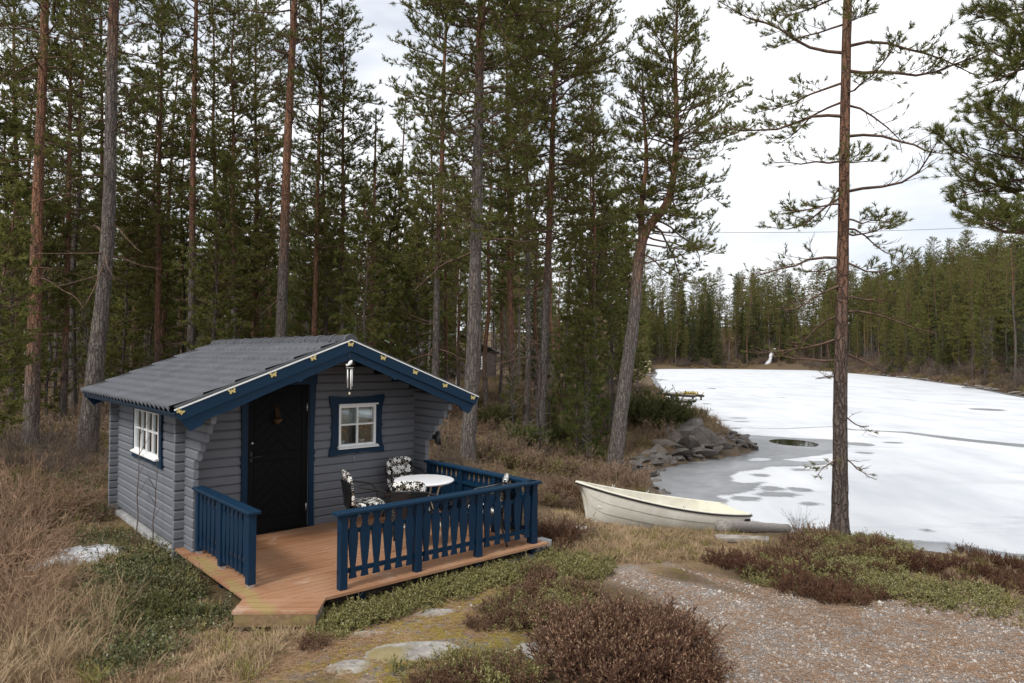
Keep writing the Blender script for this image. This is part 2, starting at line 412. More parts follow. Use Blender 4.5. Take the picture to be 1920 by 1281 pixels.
# ------------------------------------------------------------------ terrain
LAKE_Z = -1.5
LAKE = np.array([(34, -4), (26, 3), (18, 8), (12.2, 11.9), (10, 13.3), (9.1, 13.8), (7.4, 14.9), (5.9, 16.0), (4.9, 17.3), (4.3, 19.5),
                 (4.5, 22.3), (5.1, 24.1), (6.5, 25.8), (9, 27.8), (10.6, 29.9), (10.9, 33), (10.7, 38), (11.6, 43), (12.2, 50), (13.5, 60),
                 (15.5, 72), (20, 95), (26.5, 130), (34.5, 165), (44, 215), (48, 232), (70, 236), (97, 228), (93, 200), (87, 170), (79, 137),
                 (66, 100), (53, 71), (46, 45), (42, 20), (40, 0)], float)
def poly_sdf(P, poly):
    """signed distance, negative inside"""
    x, y = P[..., 0], P[..., 1]; d = np.full(x.shape, 1e18); ins = np.zeros(x.shape, bool); n = len(poly)
    for i in range(n):
        a, b = poly[i], poly[(i + 1) % n]; e = b - a
        t = np.clip(((x - a[0]) * e[0] + (y - a[1]) * e[1]) / (e @ e), 0, 1)
        d = np.minimum(d, (x - a[0] - t * e[0]) ** 2 + (y - a[1] - t * e[1]) ** 2)
        c = (a[1] > y) != (b[1] > y)
        with np.errstate(divide='ignore', invalid='ignore'):
            ins ^= c & (x < a[0] + (y - a[1]) / (e[1] if e[1] else 1e-12) * e[0])
    return np.where(ins, -1, 1) * np.sqrt(d)
_ph = np.random.default_rng(3).uniform(0, 6.28, (24, 3)); _fr = np.random.default_rng(4).normal(0, 1, (24, 2))
def wob(x, y, lam, k0=0, k=6):
    """cheap smooth noise, about -1..1, wavelength lam"""
    s = 0
    for i in range(k0, k0 + k):
        f = _fr[i] / np.hypot(*_fr[i]) * 6.283 / lam * (0.7 + .15 * (i % 5))
        s = s + np.sin(f[0] * x + f[1] * y + _ph[i, 0] + 1.3 * np.sin((f[1] * x - f[0] * y) * .6 + _ph[i, 1]))
    return s / k * 1.4
def sst(a, b, x): t = np.clip((x - a) / (b - a), 0, 1); return t * t * (3 - 2 * t)
def gau(x, y, cx, cy, sx, sy=None, ang=0):
    sy = sy or sx; c, s = math.cos(ang), math.sin(ang); u = (x - cx) * c + (y - cy) * s; v = -(x - cx) * s + (y - cy) * c
    return np.exp(-(u / sx) ** 2 - (v / sy) ** 2)
def H(x, y):
    x = np.asarray(x, float); y = np.asarray(y, float)
    P = np.stack(np.broadcast_arrays(x, y), -1); d = poly_sdf(P, LAKE)
    land = -1.5 + .10 * np.clip(d / .4, 0, 1) + .18 * sst(0, 2.2, d) + 1.02 * sst(1.0, 8.5, d)
    land = land + .10 * gau(x, y, -.6, 6.0, 1.5, .9) + .34 * gau(x, y, 5.3, 10.9, 2.3, 1.5, -.3) + .25 * gau(x, y, 8.6, 10.6, 1.6, 1.0)
    land = land + .5 * gau(x, y, 6.2, 33.5, 3.4, 6.5, -.2) + .9 * gau(x, y, 8.2, 30.5, 1.6, 2.3)
    land = land - .36 * gau(x, y, 2.3, 15.0, 2.2, 1.2, .4)
    land = land - .10 * gau(x, y, -3.6, 6.6, 1.6, .8) + .05 * sst(-8, -16, x)
    amp = .02 + .05 * sst(12, 30, np.hypot(x, y)); land = land + amp * wob(x, y, 2.4) * sst(.2, 2, d) + .10 * wob(x, y, 9, 6) * sst(14, 30, np.hypot(x, y)) * sst(.5, 4, d)
    far = sst(0, 6, d) * (np.maximum(x - 38, 0) > 0) * (np.clip((d - 2) * .30, 0, 16) * sst(40, 70, y + x * .3))
    farl = sst(90, 240, y) * np.clip(d * .14, 0, 14) * (x < 60)
    land = land + far + farl
    wat = -1.5 + np.clip(d * .35, -1.6, 0) - .02
    return np.where(d > 0, land, wat)
def Hs(x, y): return float(H(np.array([x]), np.array([y]))[0])
def ray(px, py):
    d = Fv + Rv * (px - 960) / FPX - Uv * (py - 640.5) / FPX; return d
def spot(px, py, z=None):
    """point of the ground (or of level z) that the photograph shows at this pixel: used to measure the layout"""
    d = ray(px, py); o = np.array([0, 0, CZ])
    if z is not None: return o + d * (z - CZ) / d[2]
    t = np.geomspace(2, 260, 900); P = o + d[None] * t[:, None]; h = H(P[:, 0], P[:, 1]); below = np.where(P[:, 2] < h)[0]
    i = below[0] if len(below) else 899
    if i == 0: return P[0]
    a = P[i - 1, 2] - h[i - 1]; b = h[i] - P[i, 2]; k = a / (a + b + 1e-9); q = P[i - 1] * (1 - k) + P[i] * k
    return np.array([q[0], q[1], Hs(q[0], q[1])])
def deep(px, py, Y):
    d = ray(px, py); return np.array([0, 0, CZ]) + d * Y / d[1]

def axis_pts(a, b, fine, c0, c1, n_out):
    core = np.arange(c0, c1 + fine, fine)
    left = c0 - np.geomspace(fine * 1.3, c0 - a, n_out)[::-1]; right = core[-1] + np.geomspace(fine * 1.3, b - core[-1], n_out)
    return np.concatenate([left, core, right])
gx = axis_pts(-700, 700, .09, -8.5, 11.5, 95); gy = axis_pts(-500, 900, .09, 4.6, 17.5, 110)
GX, GY = np.meshgrid(gx, gy); GZ = H(GX, GY)
ni, nj = GX.shape
idx = np.arange(ni * nj).reshape(ni, nj)
quads = np.stack([idx[:-1, :-1], idx[:-1, 1:], idx[1:, 1:], idx[1:, :-1]], -1).reshape(-1, 4)
def gpoly(pts): return np.array([spot(a, b)[:2] for a, b in pts])
GRAVEL = gpoly([(1130, 1085), (1180, 1068), (1260, 1062), (1330, 1078), (1400, 1112), (1470, 1135), (1580, 1140), (1690, 1122), (1780, 1118), (1919, 1150), (1919, 1279), (1345, 1279), (1350, 1225), (1310, 1165), (1230, 1120)])
GRAVEL = np.vstack([GRAVEL, [[3.2, 3.0], [6, 3.0], [9, 5.5]]]); _c = GRAVEL.mean(0); GRAVEL = GRAVEL[np.argsort(np.arctan2(GRAVEL[:, 1] - _c[1], GRAVEL[:, 0] - _c[0]))]
MOSS = gpoly([(520, 1270), (600, 1215), (700, 1165), (800, 1135), (900, 1105), (960, 1110), (940, 1150), (1000, 1165), (930, 1200), (850, 1235), (760, 1279)])
STRAW = gpoly([(20, 1279), (60, 1240), (200, 1200), (330, 1180), (440, 1165), (600, 1165), (660, 1180), (600, 1225), (520, 1279)])
YARD = gpoly([(1010, 1060), (1040, 960), (1120, 985), (1350, 1000), (1440, 1010), (1420, 1050), (1290, 1070), (1150, 1080)])
PP = np.stack([GX, GY], -1)
wobf = .22 * wob(GX, GY, 1.1, 3)
a_gravel = sst(.25, -.25, poly_sdf(PP, GRAVEL) + wobf); a_moss = sst(.3, -.25, poly_sdf(PP, MOSS) + wobf)
a_straw = sst(.35, -.3, poly_sdf(PP, STRAW) + wobf); a_yard = sst(.5, -.4, poly_sdf(PP, YARD) + wobf)
a_shore = sst(1.6, .2, poly_sdf(PP, LAKE) + .3 * wob(GX, GY, 2.0, 8)); 

def m_ground():
    t = NT('forest_ground'); v = t.coord('World')
    n = t.noise(v, 1.6, 6, .6); nf = t.noise(v, 26, 6, .7); nm = t.noise(v, 6.5, 5, .65); nff = t.noise(v, 75, 4, .7)
    st = t.n('ShaderNodeVectorMath', {0: v, 1: t.n('ShaderNodeVectorMath', {0: t.n('ShaderNodeTexNoise', {'Vector': v, 'Scale': 5.0}).outputs[1], 3: .5}, operation='SCALE').outputs[0]}, operation='ADD').outputs[0]
    # forest floor: brown litter with moss green patches
    base = t.mix(t.ramp(nf, [(.3, 0.0), (.7, 1.0)]), (.065, .046, .028), (.19, .130, .082))
    base = t.mix(t.ramp(nm, [(.52, 0.0), (.64, .8)]), base, (.095, .088, .026))
    base = t.mix(t.ramp(n, [(.50, 0.0), (.68, .55)]), base, (.21, .135, .072))
    # straw and pine needle litter
    straw = t.mix(t.ramp(nf, [(.25, 0.0), (.75, 1.0)]), (.28, .19, .125), (.58, .46, .34))
    straw = t.mix(t.ramp(nm, [(.45, 0.0), (.62, .75)]), straw, (.34, .20, .12))
    yard = t.mix(t.ramp(nf, [(.25, 0.0), (.75, 1.0)]), (.12, .080, .048), (.36, .245, .15))
    yard = t.mix(t.ramp(nm, [(.52, 0.0), (.62, .8)]), yard, (.22, .17, .045))
    # moss on bedrock
    moss = t.mix(t.ramp(nf, [(.3, 0.0), (.7, 1.0)]), (.17, .125, .020), (.36, .285, .060))
    rock = t.mix(t.ramp(nf, [(.35, 0.0), (.68, 1.0)]), (.10, .095, .09), (.40, .38, .355))
    moss = t.mix(t.ramp(nm, [(.40, .9), (.50, 0.0)]), moss, rock)
    moss = t.mix(t.ramp(n, [(.56, 0.0), (.66, .7)]), moss, straw)
    # gravel: stones of many greys, needles between
    vo = t.n('ShaderNodeTexVoronoi', {'Vector': v, 'Scale': 42.0}); vo2 = t.n('ShaderNodeTexVoronoi', {'Vector': v, 'Scale': 85.0})
    g1 = t.ramp(t.n('ShaderNodeSeparateXYZ', {0: vo.outputs['Color']}).outputs[0], [(0, .18), (.5, .40), (1, .62)])
    g2 = t.ramp(t.n('ShaderNodeSeparateXYZ', {0: vo2.outputs['Color']}).outputs[0], [(0, .20), (.5, .40), (1, .58)])
    gr = t.mix(.5, g1, g2); gr = t.mix(.2, gr, (.46, .38, .31)); gr = t.mix(t.ramp(vo2.outputs['Distance'], [(.3, 0.0), (.75, .7)]), gr, (.07, .055, .045))
    lit = t.mix(t.ramp(nff, [(.3, 0.0), (.7, 1.0)]), (.21, .135, .09), (.46, .33, .24))
    gm = t.math('ADD', t.math('MULTIPLY', nm, .6), t.math('MULTIPLY', nf, .4))
    gr = t.mix(t.ramp(gm, [(.45, 0.0), (.58, .8)]), gr, lit)
    c = t.mix(t.attr('yard'), base, yard); c = t.mix(t.attr('straw'), c, straw); c = t.mix(t.attr('moss'), c, moss); c = t.mix(t.attr('gravel'), c, gr)
    sh = t.mix(nf, (.055, .042, .032), (.20, .155, .115)); c = t.mix(t.math('MULTIPLY', t.attr('shore'), .75), c, sh)
    h = t.math('ADD', t.math('MULTIPLY', nf, 1.0), t.math('MULTIPLY', t.math('MULTIPLY', t.attr('gravel'), vo.outputs['Distance']), -.8))
    t.bump(h, 1.0, .035)
    return t.fin(c, .95, .1)
gm_ = np_mesh('ground', np.stack([GX, GY, GZ], -1).reshape(-1, 3), quads, mats=[m_ground()], smooth=True)
for nm_, arr in (('gravel', a_gravel), ('moss', a_moss), ('straw', a_straw), ('yard', a_yard), ('shore', a_shore)):
    gm_.attributes.new(nm_, 'FLOAT', 'POINT').data.foreach_set('value', arr.astype(np.float32).ravel())
tag(link('ground', gm_), kind='structure')

# ------------------------------------------------------------------ frozen lake
lx = axis_pts(-2, 210, .16, 3.5, 30, 70); ly = axis_pts(-60, 260, .14, 12, 46, 80)
LX, LY = np.meshgrid(lx, ly); ni, nj = LX.shape; idx = np.arange(ni * nj).reshape(ni, nj)
quads = np.stack([idx[:-1, :-1], idx[:-1, 1:], idx[1:, 1:], idx[1:, :-1]], -1).reshape(-1, 4)
LP = np.stack([LX, LY], -1)
def lk(pts): return np.array([spot(a, b, LAKE_Z)[:2] for a, b in pts])
bay = lk([(1175, 960), (1150, 905), (1180, 870), (1260, 850), (1330, 790), (1345, 805), (1395, 815), (1500, 822), (1555, 824), (1590, 827), (1590, 838), (1550, 852), (1500, 858),
          (1465, 862), (1500, 866), (1555, 864), (1545, 871), (1500, 874), (1440, 875), (1425, 880), (1385, 884), (1368, 893), (1372, 903), (1395, 906), (1432, 904), (1415, 914), (1408, 920),
          (1385, 925), (1340, 930), (1365, 940), (1340, 955), (1300, 970)])
bay2 = lk([(1290, 775), (1305, 768), (1330, 768), (1315, 777), (1300, 776)])
sd_ = np.minimum(poly_sdf(LP, bay), poly_sdf(LP, bay2))
isl = lk([(1392, 862), (1420, 858), (1448, 860), (1440, 864), (1410, 865)])          # snow island inside the grey ice
sd_ = np.maximum(sd_, -poly_sdf(LP, isl))
def blob(px, py, rx, ry):
    c = spot(px, py, LAKE_Z); ex = abs(spot(px + rx, py, LAKE_Z)[0] - c[0]); ey = abs(spot(px, py - ry, LAKE_Z)[1] - c[1])
    k = np.hypot((LX - c[0]) / ex, (LY - c[1]) / ey); return (k - 1) * min(ex, ey)
for b in ((1425, 891, 16, 2.6), (1446, 916, 22, 4), (1500, 918, 19, 4), (1398, 935, 25, 4.5), (1458, 927, 38, 4.5), (1520, 945, 18, 3), (1500, 881, 16, 2.2), (1612, 833, 22, 3.5), (1620, 849, 14, 2), (1675, 830, 16, 1.5),
          (1240, 712, 14, .8), (1270, 709, 6, .7), (1335, 728, 9, .8), (1345, 731, 8, .7), (1405, 712, 12, .7), (1400, 717, 14, .7), (1350, 788, 18, 1.2), (1385, 784, 15, 1.0), (1390, 791, 14, .9), (1375, 803, 13, 1.2),
          (1450, 727, 30, .8), (1470, 746, 22, 1.0), (1420, 739, 30, .8), (1850, 768, 28, 2.2), (1740, 995, 9, 1.6), (1325, 757, 10, 1)):
    sd_ = np.minimum(sd_, blob(*b))
def streak(pts, wds):
    P = lk(pts); best = np.full(LX.shape, 1e9)
    for i in range(len(P) - 1):
        a, b = P[i], P[i + 1]; e = b - a; t = np.clip(((LX - a[0]) * e[0] + (LY - a[1]) * e[1]) / (e @ e), 0, 1)
        best = np.minimum(best, np.hypot(LX - a[0] - t * e[0], LY - a[1] - t * e[1]) - (wds[i] * (1 - t) + wds[i + 1] * t))
    return best
sd_ = np.minimum(sd_, streak([(1380, 802), (1470, 804), (1560, 800), (1600, 806), (1700, 811), (1800, 824), (1919, 836)], [.10, .12, .10, .25, .35, .55, .65]))
sd_ = np.minimum(sd_, streak([(1640, 742), (1720, 752), (1800, 757)], [.06, .15, .1]))
shore_d = -poly_sdf(LP, LAKE)                                                    # distance from the land
near = sst(60, 30, LY)
sd_ = np.minimum(sd_, (shore_d - (.25 + .35 * (.5 + .5 * wob(LX, LY, 3, 2)) + .5 * (LX > 8))) + (1 - near) * .4)
hole = np.minimum(blob(1488, 830, 40, 6.5), blob(1502, 832, 24, 5.5))
def m_ice():
    t = NT('lake_ice'); v = t.coord('World'); d = t.attr('grey'); ho = t.attr('hole')
    n = t.noise(v, 2.6, 6, .65); n2 = t.noise(v, 14, 5, .7); n3 = t.noise(t.coord('World', (1, .35, 1)), .45, 4, .6); n4 = t.noise(v, .22, 4)
    dd = t.math('ADD', d, t.math('ADD', t.math('MULTIPLY', t.math('SUBTRACT', n, .5), .45), t.math('MULTIPLY', t.math('SUBTRACT', n2, .5), .22)))
    s = t.n('ShaderNodeMapRange', {0: dd, 1: -.06, 2: .10}).outputs[0]
    edge = t.n('ShaderNodeMapRange', {0: dd, 1: -.55, 2: -.02}).outputs[0]
    snow = t.mix(t.ramp(n3, [(.35, 0.0), (.7, 1.0)]), (.52, .54, .57), (.70, .71, .73))
    snow = t.mix(t.ramp(n2, [(.3, .15), (.7, 0.0)]), snow, (.42, .44, .47))
    snow = t.mix(t.ramp(t.noise(t.coord('World', (.25, 1.2, 1)), .55, 6, .7, .6), [(.55, 0.0), (.68, .6)]), snow, (.42, .44, .47))
    ice = t.mix(t.ramp(n, [(.3, 0.0), (.7, 1.0)]), (.12, .12, .125), (.25, .255, .265))
    ice = t.mix(t.ramp(t.noise(v, .35, 3), [(.4, .0), (.65, .8)]), ice, (.33, .34, .36))
    ice = t.mix(t.math('MULTIPLY', edge, .55), ice, (.10, .105, .11))
    c = t.mix(s, ice, snow)
    hm = t.n('ShaderNodeMapRange', {0: t.math('ADD', ho, t.math('MULTIPLY', t.math('SUBTRACT', n, .5), .12)), 1: -.04, 2: .04}).outputs[0]
    c = t.mix(hm, (.012, .012, .008), c)
    rr = t.mix(s, .34, .85); rr = t.mix(hm, .03, rr)
    t.bump(t.math('MULTIPLY', t.math('ADD', t.math('MULTIPLY', n2, .5), s), hm), .35, .03)
    return t.fin(c, rr, .4)
im = np_mesh('lake', np.stack([LX, LY, np.full(LX.shape, LAKE_Z)], -1).reshape(-1, 3), quads, mats=[m_ice()], smooth=True)
im.attributes.new('grey', 'FLOAT', 'POINT').data.foreach_set('value', sd_.astype(np.float32).ravel())
im.attributes.new('hole', 'FLOAT', 'POINT').data.foreach_set('value', hole.astype(np.float32).ravel())
tag(link('lake', im), kind='structure')

# ------------------------------------------------------------------ log cabin
YAW = .727
CY, SY = math.cos(YAW), math.sin(YAW)
CT = (-4.8353, 8.1779)
def c2w(x, y, z=0): return (CT[0] + CY * x - SY * y, CT[1] + SY * x + CY * y, z)
def w2c(x, y): return (CY * (x - CT[0]) + SY * (y - CT[1]), -SY * (x - CT[0]) + CY * (y - CT[1]))
cabin = empty('log_cabin', (CT[0], CT[1], 0), YAW)
tag(cabin, 'small grey log cabin with blue trim and dark tiled roof', 'cabin')
LH, Z0 = .1215, -.015
XL, XR_, XA = .911, 4.437, 2.674          # outer faces of the side walls, ridge
TH = .07
SLP = .379
def zroof(x): return 2.64 - SLP * abs(x - XA)
_lc = {}
def log_mesh(Ln, axis, side):
    k = (round(Ln, 3), axis, side)
    if k in _lc: return _lc[k]
    h, t, c = LH - .004, TH, .019
    prof = [(0, c), (c * .8, 0), (t - c * .8, 0), (t, c), (t, h - c), (t - c * .8, h), (c * .8, h), (0, h - c)]
    b = MB(); e = .006
    for (i0, i1) in ((0, 1),):
        n = 8; rings = []
        for a, ins in ((0, e), (e, 0), (Ln - e, 0), (Ln, e)):
            ring = []
            for u, v in prof:
                uu = u + (ins if u < t / 2 else -ins); vv = v + (ins if v < h / 2 else -ins)
                ring.append((a, uu, vv) if axis == 0 else (uu, a, vv))
            rings.append(ring)
        vs = sum(rings, []); fs = [list(range(7, -1, -1)), list(range(24, 32))]
        for r in range(3):
            for i in range(8): fs.append((r * 8 + i, r * 8 + (i + 1) % 8, (r + 1) * 8 + (i + 1) % 8, (r + 1) * 8 + i))
        b.add(vs, fs)
    _lc[k] = b.mesh('log', M['grey_x'] if axis == 0 else M['grey_y']); return _lc[k]
def put_log(x, y, z, Ln, axis):
    if Ln > .04: link('log', log_mesh(Ln, axis, 0), cabin, loc=(x, y, z))
DOOR = (1.70, 2.575, 2.03); WIN = (3.035, 3.655, 1.085, 1.70)
XS0, XS1 = .787, 4.561
YB = 3.58                                   # front face of the back wall
for i in range(-1, 21):                     # front wall and gable
    z = Z0 + i * LH; zt = z + LH
    x0, x1 = XS0, XS1
    lim = (2.64 - .045 - (z + .06)) / SLP           # half width under the roof at log middle
    if i >= 15:
        x0 = max(XL - .06, XA - lim); x1 = min(XR_ + .06, XA + lim)
    if x1 - x0 < .15: continue
    segs = [(x0, x1)]
    if z < DOOR[2] - .03: segs = [(a, min(b, DOOR[0])) for a, b in segs if a < DOOR[0]] + [(max(a, DOOR[1]), b) for a, b in segs if b > DOOR[1]]
    if zt > WIN[2] + .03 and z < WIN[3] - .03:
        s2 = []
        for a, b in segs:
            if a < WIN[0] and b > WIN[1]: s2 += [(a, WIN[0]), (WIN[1], b)]
            else: s2.append((a, b))
        segs = s2
    for a, b in segs: put_log(a, 0, z, b - a, 0)
    put_log(x0, YB, z, x1 - x0, 0)                  # back wall
SW = (1.10, 2.40, .985, 1.645)              # side window opening (y0,y1,z0,z1)
for i in range(-1, 15):                     # side walls, half a log higher
    z = Z0 + (i + .5) * LH
    k = max(0, i - 8)
    yf = -.33 - (0 if k == 0 else .02) - .118 * max(0, k - 0) if k else -.33
    if i == 14: yf = -.93
    yf = max(yf, -.95)
    for xx, wn_ in ((XL, True), (XR_ - TH, False)):
        if wn_ and z + LH > SW[2] + .03 and z < SW[3] - .03:
            put_log(xx, yf, z, SW[0] - yf, 1); put_log(xx, SW[1], z, YB + TH + .13 - SW[1], 1)
        else: put_log(xx, yf, z, YB + TH + .13 - yf, 1)
# floor, interior back drop
b = MB(); b.box(XL + TH, XR_ - TH, TH, YB, -.12, -.02); b.build('floor', M['dark'], cabin)
b = MB(); b.box(XL - .03, XR_ + .03, -.03, YB + .1, -.34, -.137); b.build('foundation', M['concrete'], cabin)

# roof: underside boards, steel tile sheets, ridge tiles, barge boards
YF, YR = -1.0, 4.22
XE0, XE1 = .505, 2 * XA - .505
for sgn in (-1, 1):
    e = XA + sgn * (XA - XE0); b = MB()
    pts = [(XA, 2.64 - .035), (e, zroof(e) - .035), (e, zroof(e) - .055), (XA, 2.64 - .055)]
    b.prism(pts, YF + .02, YR - .02, 1); b.build('roof_boarding', M['blue_y'], cabin)
    # tile profile sheet
    LS = math.hypot(XA - XE0 + .03, SLP * (XA - XE0 + .03)); cs = 1 / math.hypot(1, SLP); sn = SLP * cs
    nw = 27; per = 8; us = np.linspace(YF + .06, YR - .03, nw * per + 1); wv = (np.arange(nw * per + 1) % per) / per
    prof = .050 * np.power(.5 + .5 * np.cos(2 * np.pi * wv), .8) - .008
    rows = 6; vsl = []
    for r in range(rows):
        s0 = LS * r / rows; s1 = LS * (r + 1) / rows
        vsl += [(s0 + (.004 if r else 0), -.010), ((s0 + s1) / 2, .004), (s1 - .0, .020)]
    vsl.append((LS, -.012))
    V = []
    for s, hh in vsl:
        nx = sgn * sn; nz_ = cs
        for u, p in zip(us, prof):
            hgt = hh + p
            V.append((XA + sgn * s * cs + nx * hgt, u, 2.64 - s * sn + nz_ * hgt))
    nu = len(us); nv = len(vsl); ix = np.arange(nv * nu).reshape(nv, nu)
    Q = np.stack([ix[:-1, :-1], ix[:-1, 1:], ix[1:, 1:], ix[1:, :-1]], -1).reshape(-1, 4)
    if sgn < 0: Q = Q[:, ::-1]
    me = np_mesh('roof_sheet', V, Q, mats=[M['roof']], smooth=False)
    link('roof_sheet', me, cabin)
    # gable flashing and white edge strip, front and back
    for yy, dr in ((YF, 1), (YR, -1)):
        b = MB()
        off = .040
        pts = [(XA, 2.64 + off), (e, zroof(e) + off), (e, zroof(e) + off - .012), (XA, 2.64 + off - .012)]
        y0, y1 = sorted((yy - dr * .028, yy + dr * .10)); b.prism(pts, y0, y1, 1)
        y0, y1 = sorted((yy - dr * .036, yy - dr * .026)); b.prism([(XA, 2.64 + off + .002), (e, zroof(e) + off + .002), (e, zroof(e) - .002), (XA, 2.638)], y0, y1, 1)
        b.build('gable_flashing', M['flash'], cabin)
        b = MB(); y0, y1 = sorted((yy - dr * .052, yy - dr * .034))
        e2 = e + sgn * .02
        b.prism([(XA, 2.660), (e2, zroof(e2) + .018), (e2, zroof(e2) + .003), (XA, 2.644)], y0, y1, 1); b.build('edge_strip', M['white'], cabin)
        # barge boards: upper straight, lower with carved edge
        d = np.array([sgn * cs, -sn]); nn = np.array([-sgn * sn, -cs])       # along the slope, downwards across it
        def at_s(s, q): return (XA + d[0] * s + nn[0] * q, 2.638 + d[1] * s + nn[1] * q)
        def ridge(q): return (XA, 2.638 - q / cs)
        Lb = (XA - XE0) / cs
        b = MB(); y0, y1 = sorted((yy - dr * .045, yy - dr * .015))
        b.prism([ridge(0), at_s(Lb + .01, 0), at_s(Lb - .00, .125), ridge(.125)], y0, y1, 1)
        b.build('barge_board', M['blue_x'], cabin)
        b = MB(); y0, y1 = sorted((yy - dr * .022, yy + dr * .012))
        low = [(.04, .232), (.085, .250), (.13, .222), (.50, .225), (.78, .232), (.84, .255), (.875, .226), (.95, .222), (1.35, .226), (1.62, .236), (1.80, .240), (1.98, .228), (2.06, .235), (2.13, .275), (Lb - .06, .285)]
        b.prism([ridge(.10), at_s(Lb - .0, .10)] + [at_s(s, q) for s, q in low[::-1]] + [ridge(.215)], y0, y1, 1)
        b.build('lower_barge_board', M['blue_x'], cabin)
    # eaves board
    b = MB(); xx = XE0 + .05 if sgn < 0 else XE1 - .05
    b.box(xx - .012, xx + .012, YF + .02, YR - .02, zroof(XE0) - .10, zroof(XE0) - .018); b.build('eaves_board', M['blue_y'], cabin)
nr = 13; ln = (YR - YF + .06) / nr
b = MB()
for r0, r1, yy in ((.108, .094, 0),):
    N = 10; vs = []; rings = [(.100, 0.0), (.108, .015), (.108, .045), (.100, .05), (.092, ln + .015)]
    for rr, ya in rings:
        for k in range(N + 1):
            a = math.pi * k / N; vs.append((rr * math.cos(a), ya, rr * .92 * math.sin(a)))
    fs = []
    for i in range(len(rings) - 1):
        for k in range(N): fs.append((i * (N + 1) + k, i * (N + 1) + k + 1, (i + 1) * (N + 1) + k + 1, (i + 1) * (N + 1) + k))
    b.add(vs, fs, 0, True)
rme = b.mesh('ridge_tile', M['roof'])
for k in range(nr): link('ridge_tile', rme, cabin, loc=(XA, YF - .03 + k * ln, 2.635))
b = MB(); b.prism([(XA + .1 * math.cos(math.pi * k / 12), 2.635 + .093 * math.sin(math.pi * k / 12)) for k in range(13)], YF - .045, YF - .025, 1); b.build('ridge_end_cap', M['flash'], cabin)

# butterflies on the front barge board
b = MB()
wing = [(0, -.004), (.012, .012), (.030, .030), (.044, .030), (.043, .012), (.030, .000), (.036, -.012), (.030, -.028), (.016, -.024), (.004, -.010)]
b.prism(wing, -.003, .003, 1); b.prism([(-x, z) for x, z in wing[::-1]], -.0035, .0028, 1); b.tube([(0, -.002, .022), (0, -.004, 0), (0, -.002, -.026)], [.003, .005, .003], 6)
bme = b.mesh('butterfly_ornament', M['gold'])
for x, z, r in ((.545, 1.815, .5), (1.117, 2.028, -.3), (1.612, 2.216, -.25), (2.133, 2.42, -.3), (2.660, 2.605, .1), (3.161, 2.425, .2), (3.689, 2.222, .3), (4.218, 2.02, .1), (4.745, 1.822, .2)):
    link('butterfly_ornament', bme, cabin, loc=(x, YF - .050, z - .012), rot=(0, r, 0))

# door
dr_ = empty('door', (0, 0, 0), 0, cabin)
x0, x1, zt = DOOR
b = MB(); b.box(x0, x1, .03, .07, 0.0, zt); b.build('door_leaf', M['door'], dr_)
for zb, za in ((.22, .98), (1.10, 1.90)):
    xm = (x0 + x1) / 2; xa, xb = x0 + .10, x1 - .10; wv_ = .115
    def clip_poly(poly, zlo, zhi):
        for lim_, keep in ((zlo, 1), (zhi, -1)):
            out = []
            for i in range(len(poly)):
                p, q = poly[i], poly[(i + 1) % len(poly)]; ip, iq = keep * (p[1] - lim_) >= 0, keep * (q[1] - lim_) >= 0
                if ip: out.append(p)
                if ip != iq:
                    t_ = (lim_ - p[1]) / (q[1] - p[1]); out.append((p[0] + (q[0] - p[0]) * t_, lim_))
            poly = out
            if not poly: return []
        return poly
    for sgn, (p, q) in ((1, (xa, xm)), (-1, (xb, xm))):
        slope = .95
        for k in range(-4, 9):
            zc = zb + k * wv_ * 1.35; wz = wv_ * 1.35 - .008
            dx = abs(q - p); poly = [(p, zc), (q, zc + slope * dx), (q, zc + wz + slope * dx), (p, zc + wz)]
            poly = clip_poly(poly, zb, za)
            if len(poly) >= 3:
                b = MB(); b.prism(poly, .020, .032, 1); b.build('door_board', M['door'], dr_)
for (a, bb, c, d) in ((x0 + .005, x0 + .095, .0, zt - .01), (x1 - .095, x1 - .005, .0, zt - .01)):
    b = MB(); b.box(a, bb, .016, .031, c + .01, d, .003); b.build('door_stile', M['door'], dr_)
for c, d in ((.02, .21), (.985, 1.095), (1.905, 2.01)):
    b = MB(); b.box(x0 + .097, x1 - .097, .016, .031, c, d, .003); b.build('door_rail', M['door'], dr_)
for z in (.28, 1.70):
    b = MB(); b.tube([(x1 - .022, .008, z - .055), (x1 - .022, .008, z + .055)], .009, 8); b.build('hinge', M['steel'], dr_)
b = MB(); b.lathe([(0.0, .03), (.018, .028), (.02, .0)], (0, 0, 0), 14)
o = b.build('lock_cylinder', M['steel'], dr_, loc=(x0 + .068, .018, 1.245), rot=(math.pi / 2, 0, 0))
b = MB(); b.tube([(x0 + .06, .02, 1.06), (x0 + .06, -.045, 1.06), (x0 + .075, -.055, 1.06), (x0 + .19, -.055, 1.065)], .010, 8); b.box(x0 + .04, x0 + .08, .008, .02, .99, 1.13, .003); b.build('handle', M['black'], dr_)
b = MB(); b.lathe([(0.0, -.045), (.025, -.038), (.055, .0), (.07, .022), (.05, .026), (0, .03)], (0, 0, 0), 14)
for k in range(26):
    a = rnd.uniform(0, 6.28); rr = rnd.uniform(.0, .05)
    b.tube([(rr * math.cos(a), rr * math.sin(a), .02), (1.6 * rr * math.cos(a), 1.2 * rr * math.sin(a), rnd.uniform(.08, .24))], [.003, .002], 3)
tag(b.build('hanging_basket', plain('dry_basket', (.10, .06, .03), .9, .1, 0, .4, 20), None, loc=c2w(2.105, -.025, 1.53), rot=(0, 0, YAW)), 'small brown basket of dried twigs on the black door', 'basket')

def frame_prism(name, poly, y0, y1, mat, parent):
    b = MB(); b.prism(poly, y0, y1, 1); return b.build(name, mat, parent)
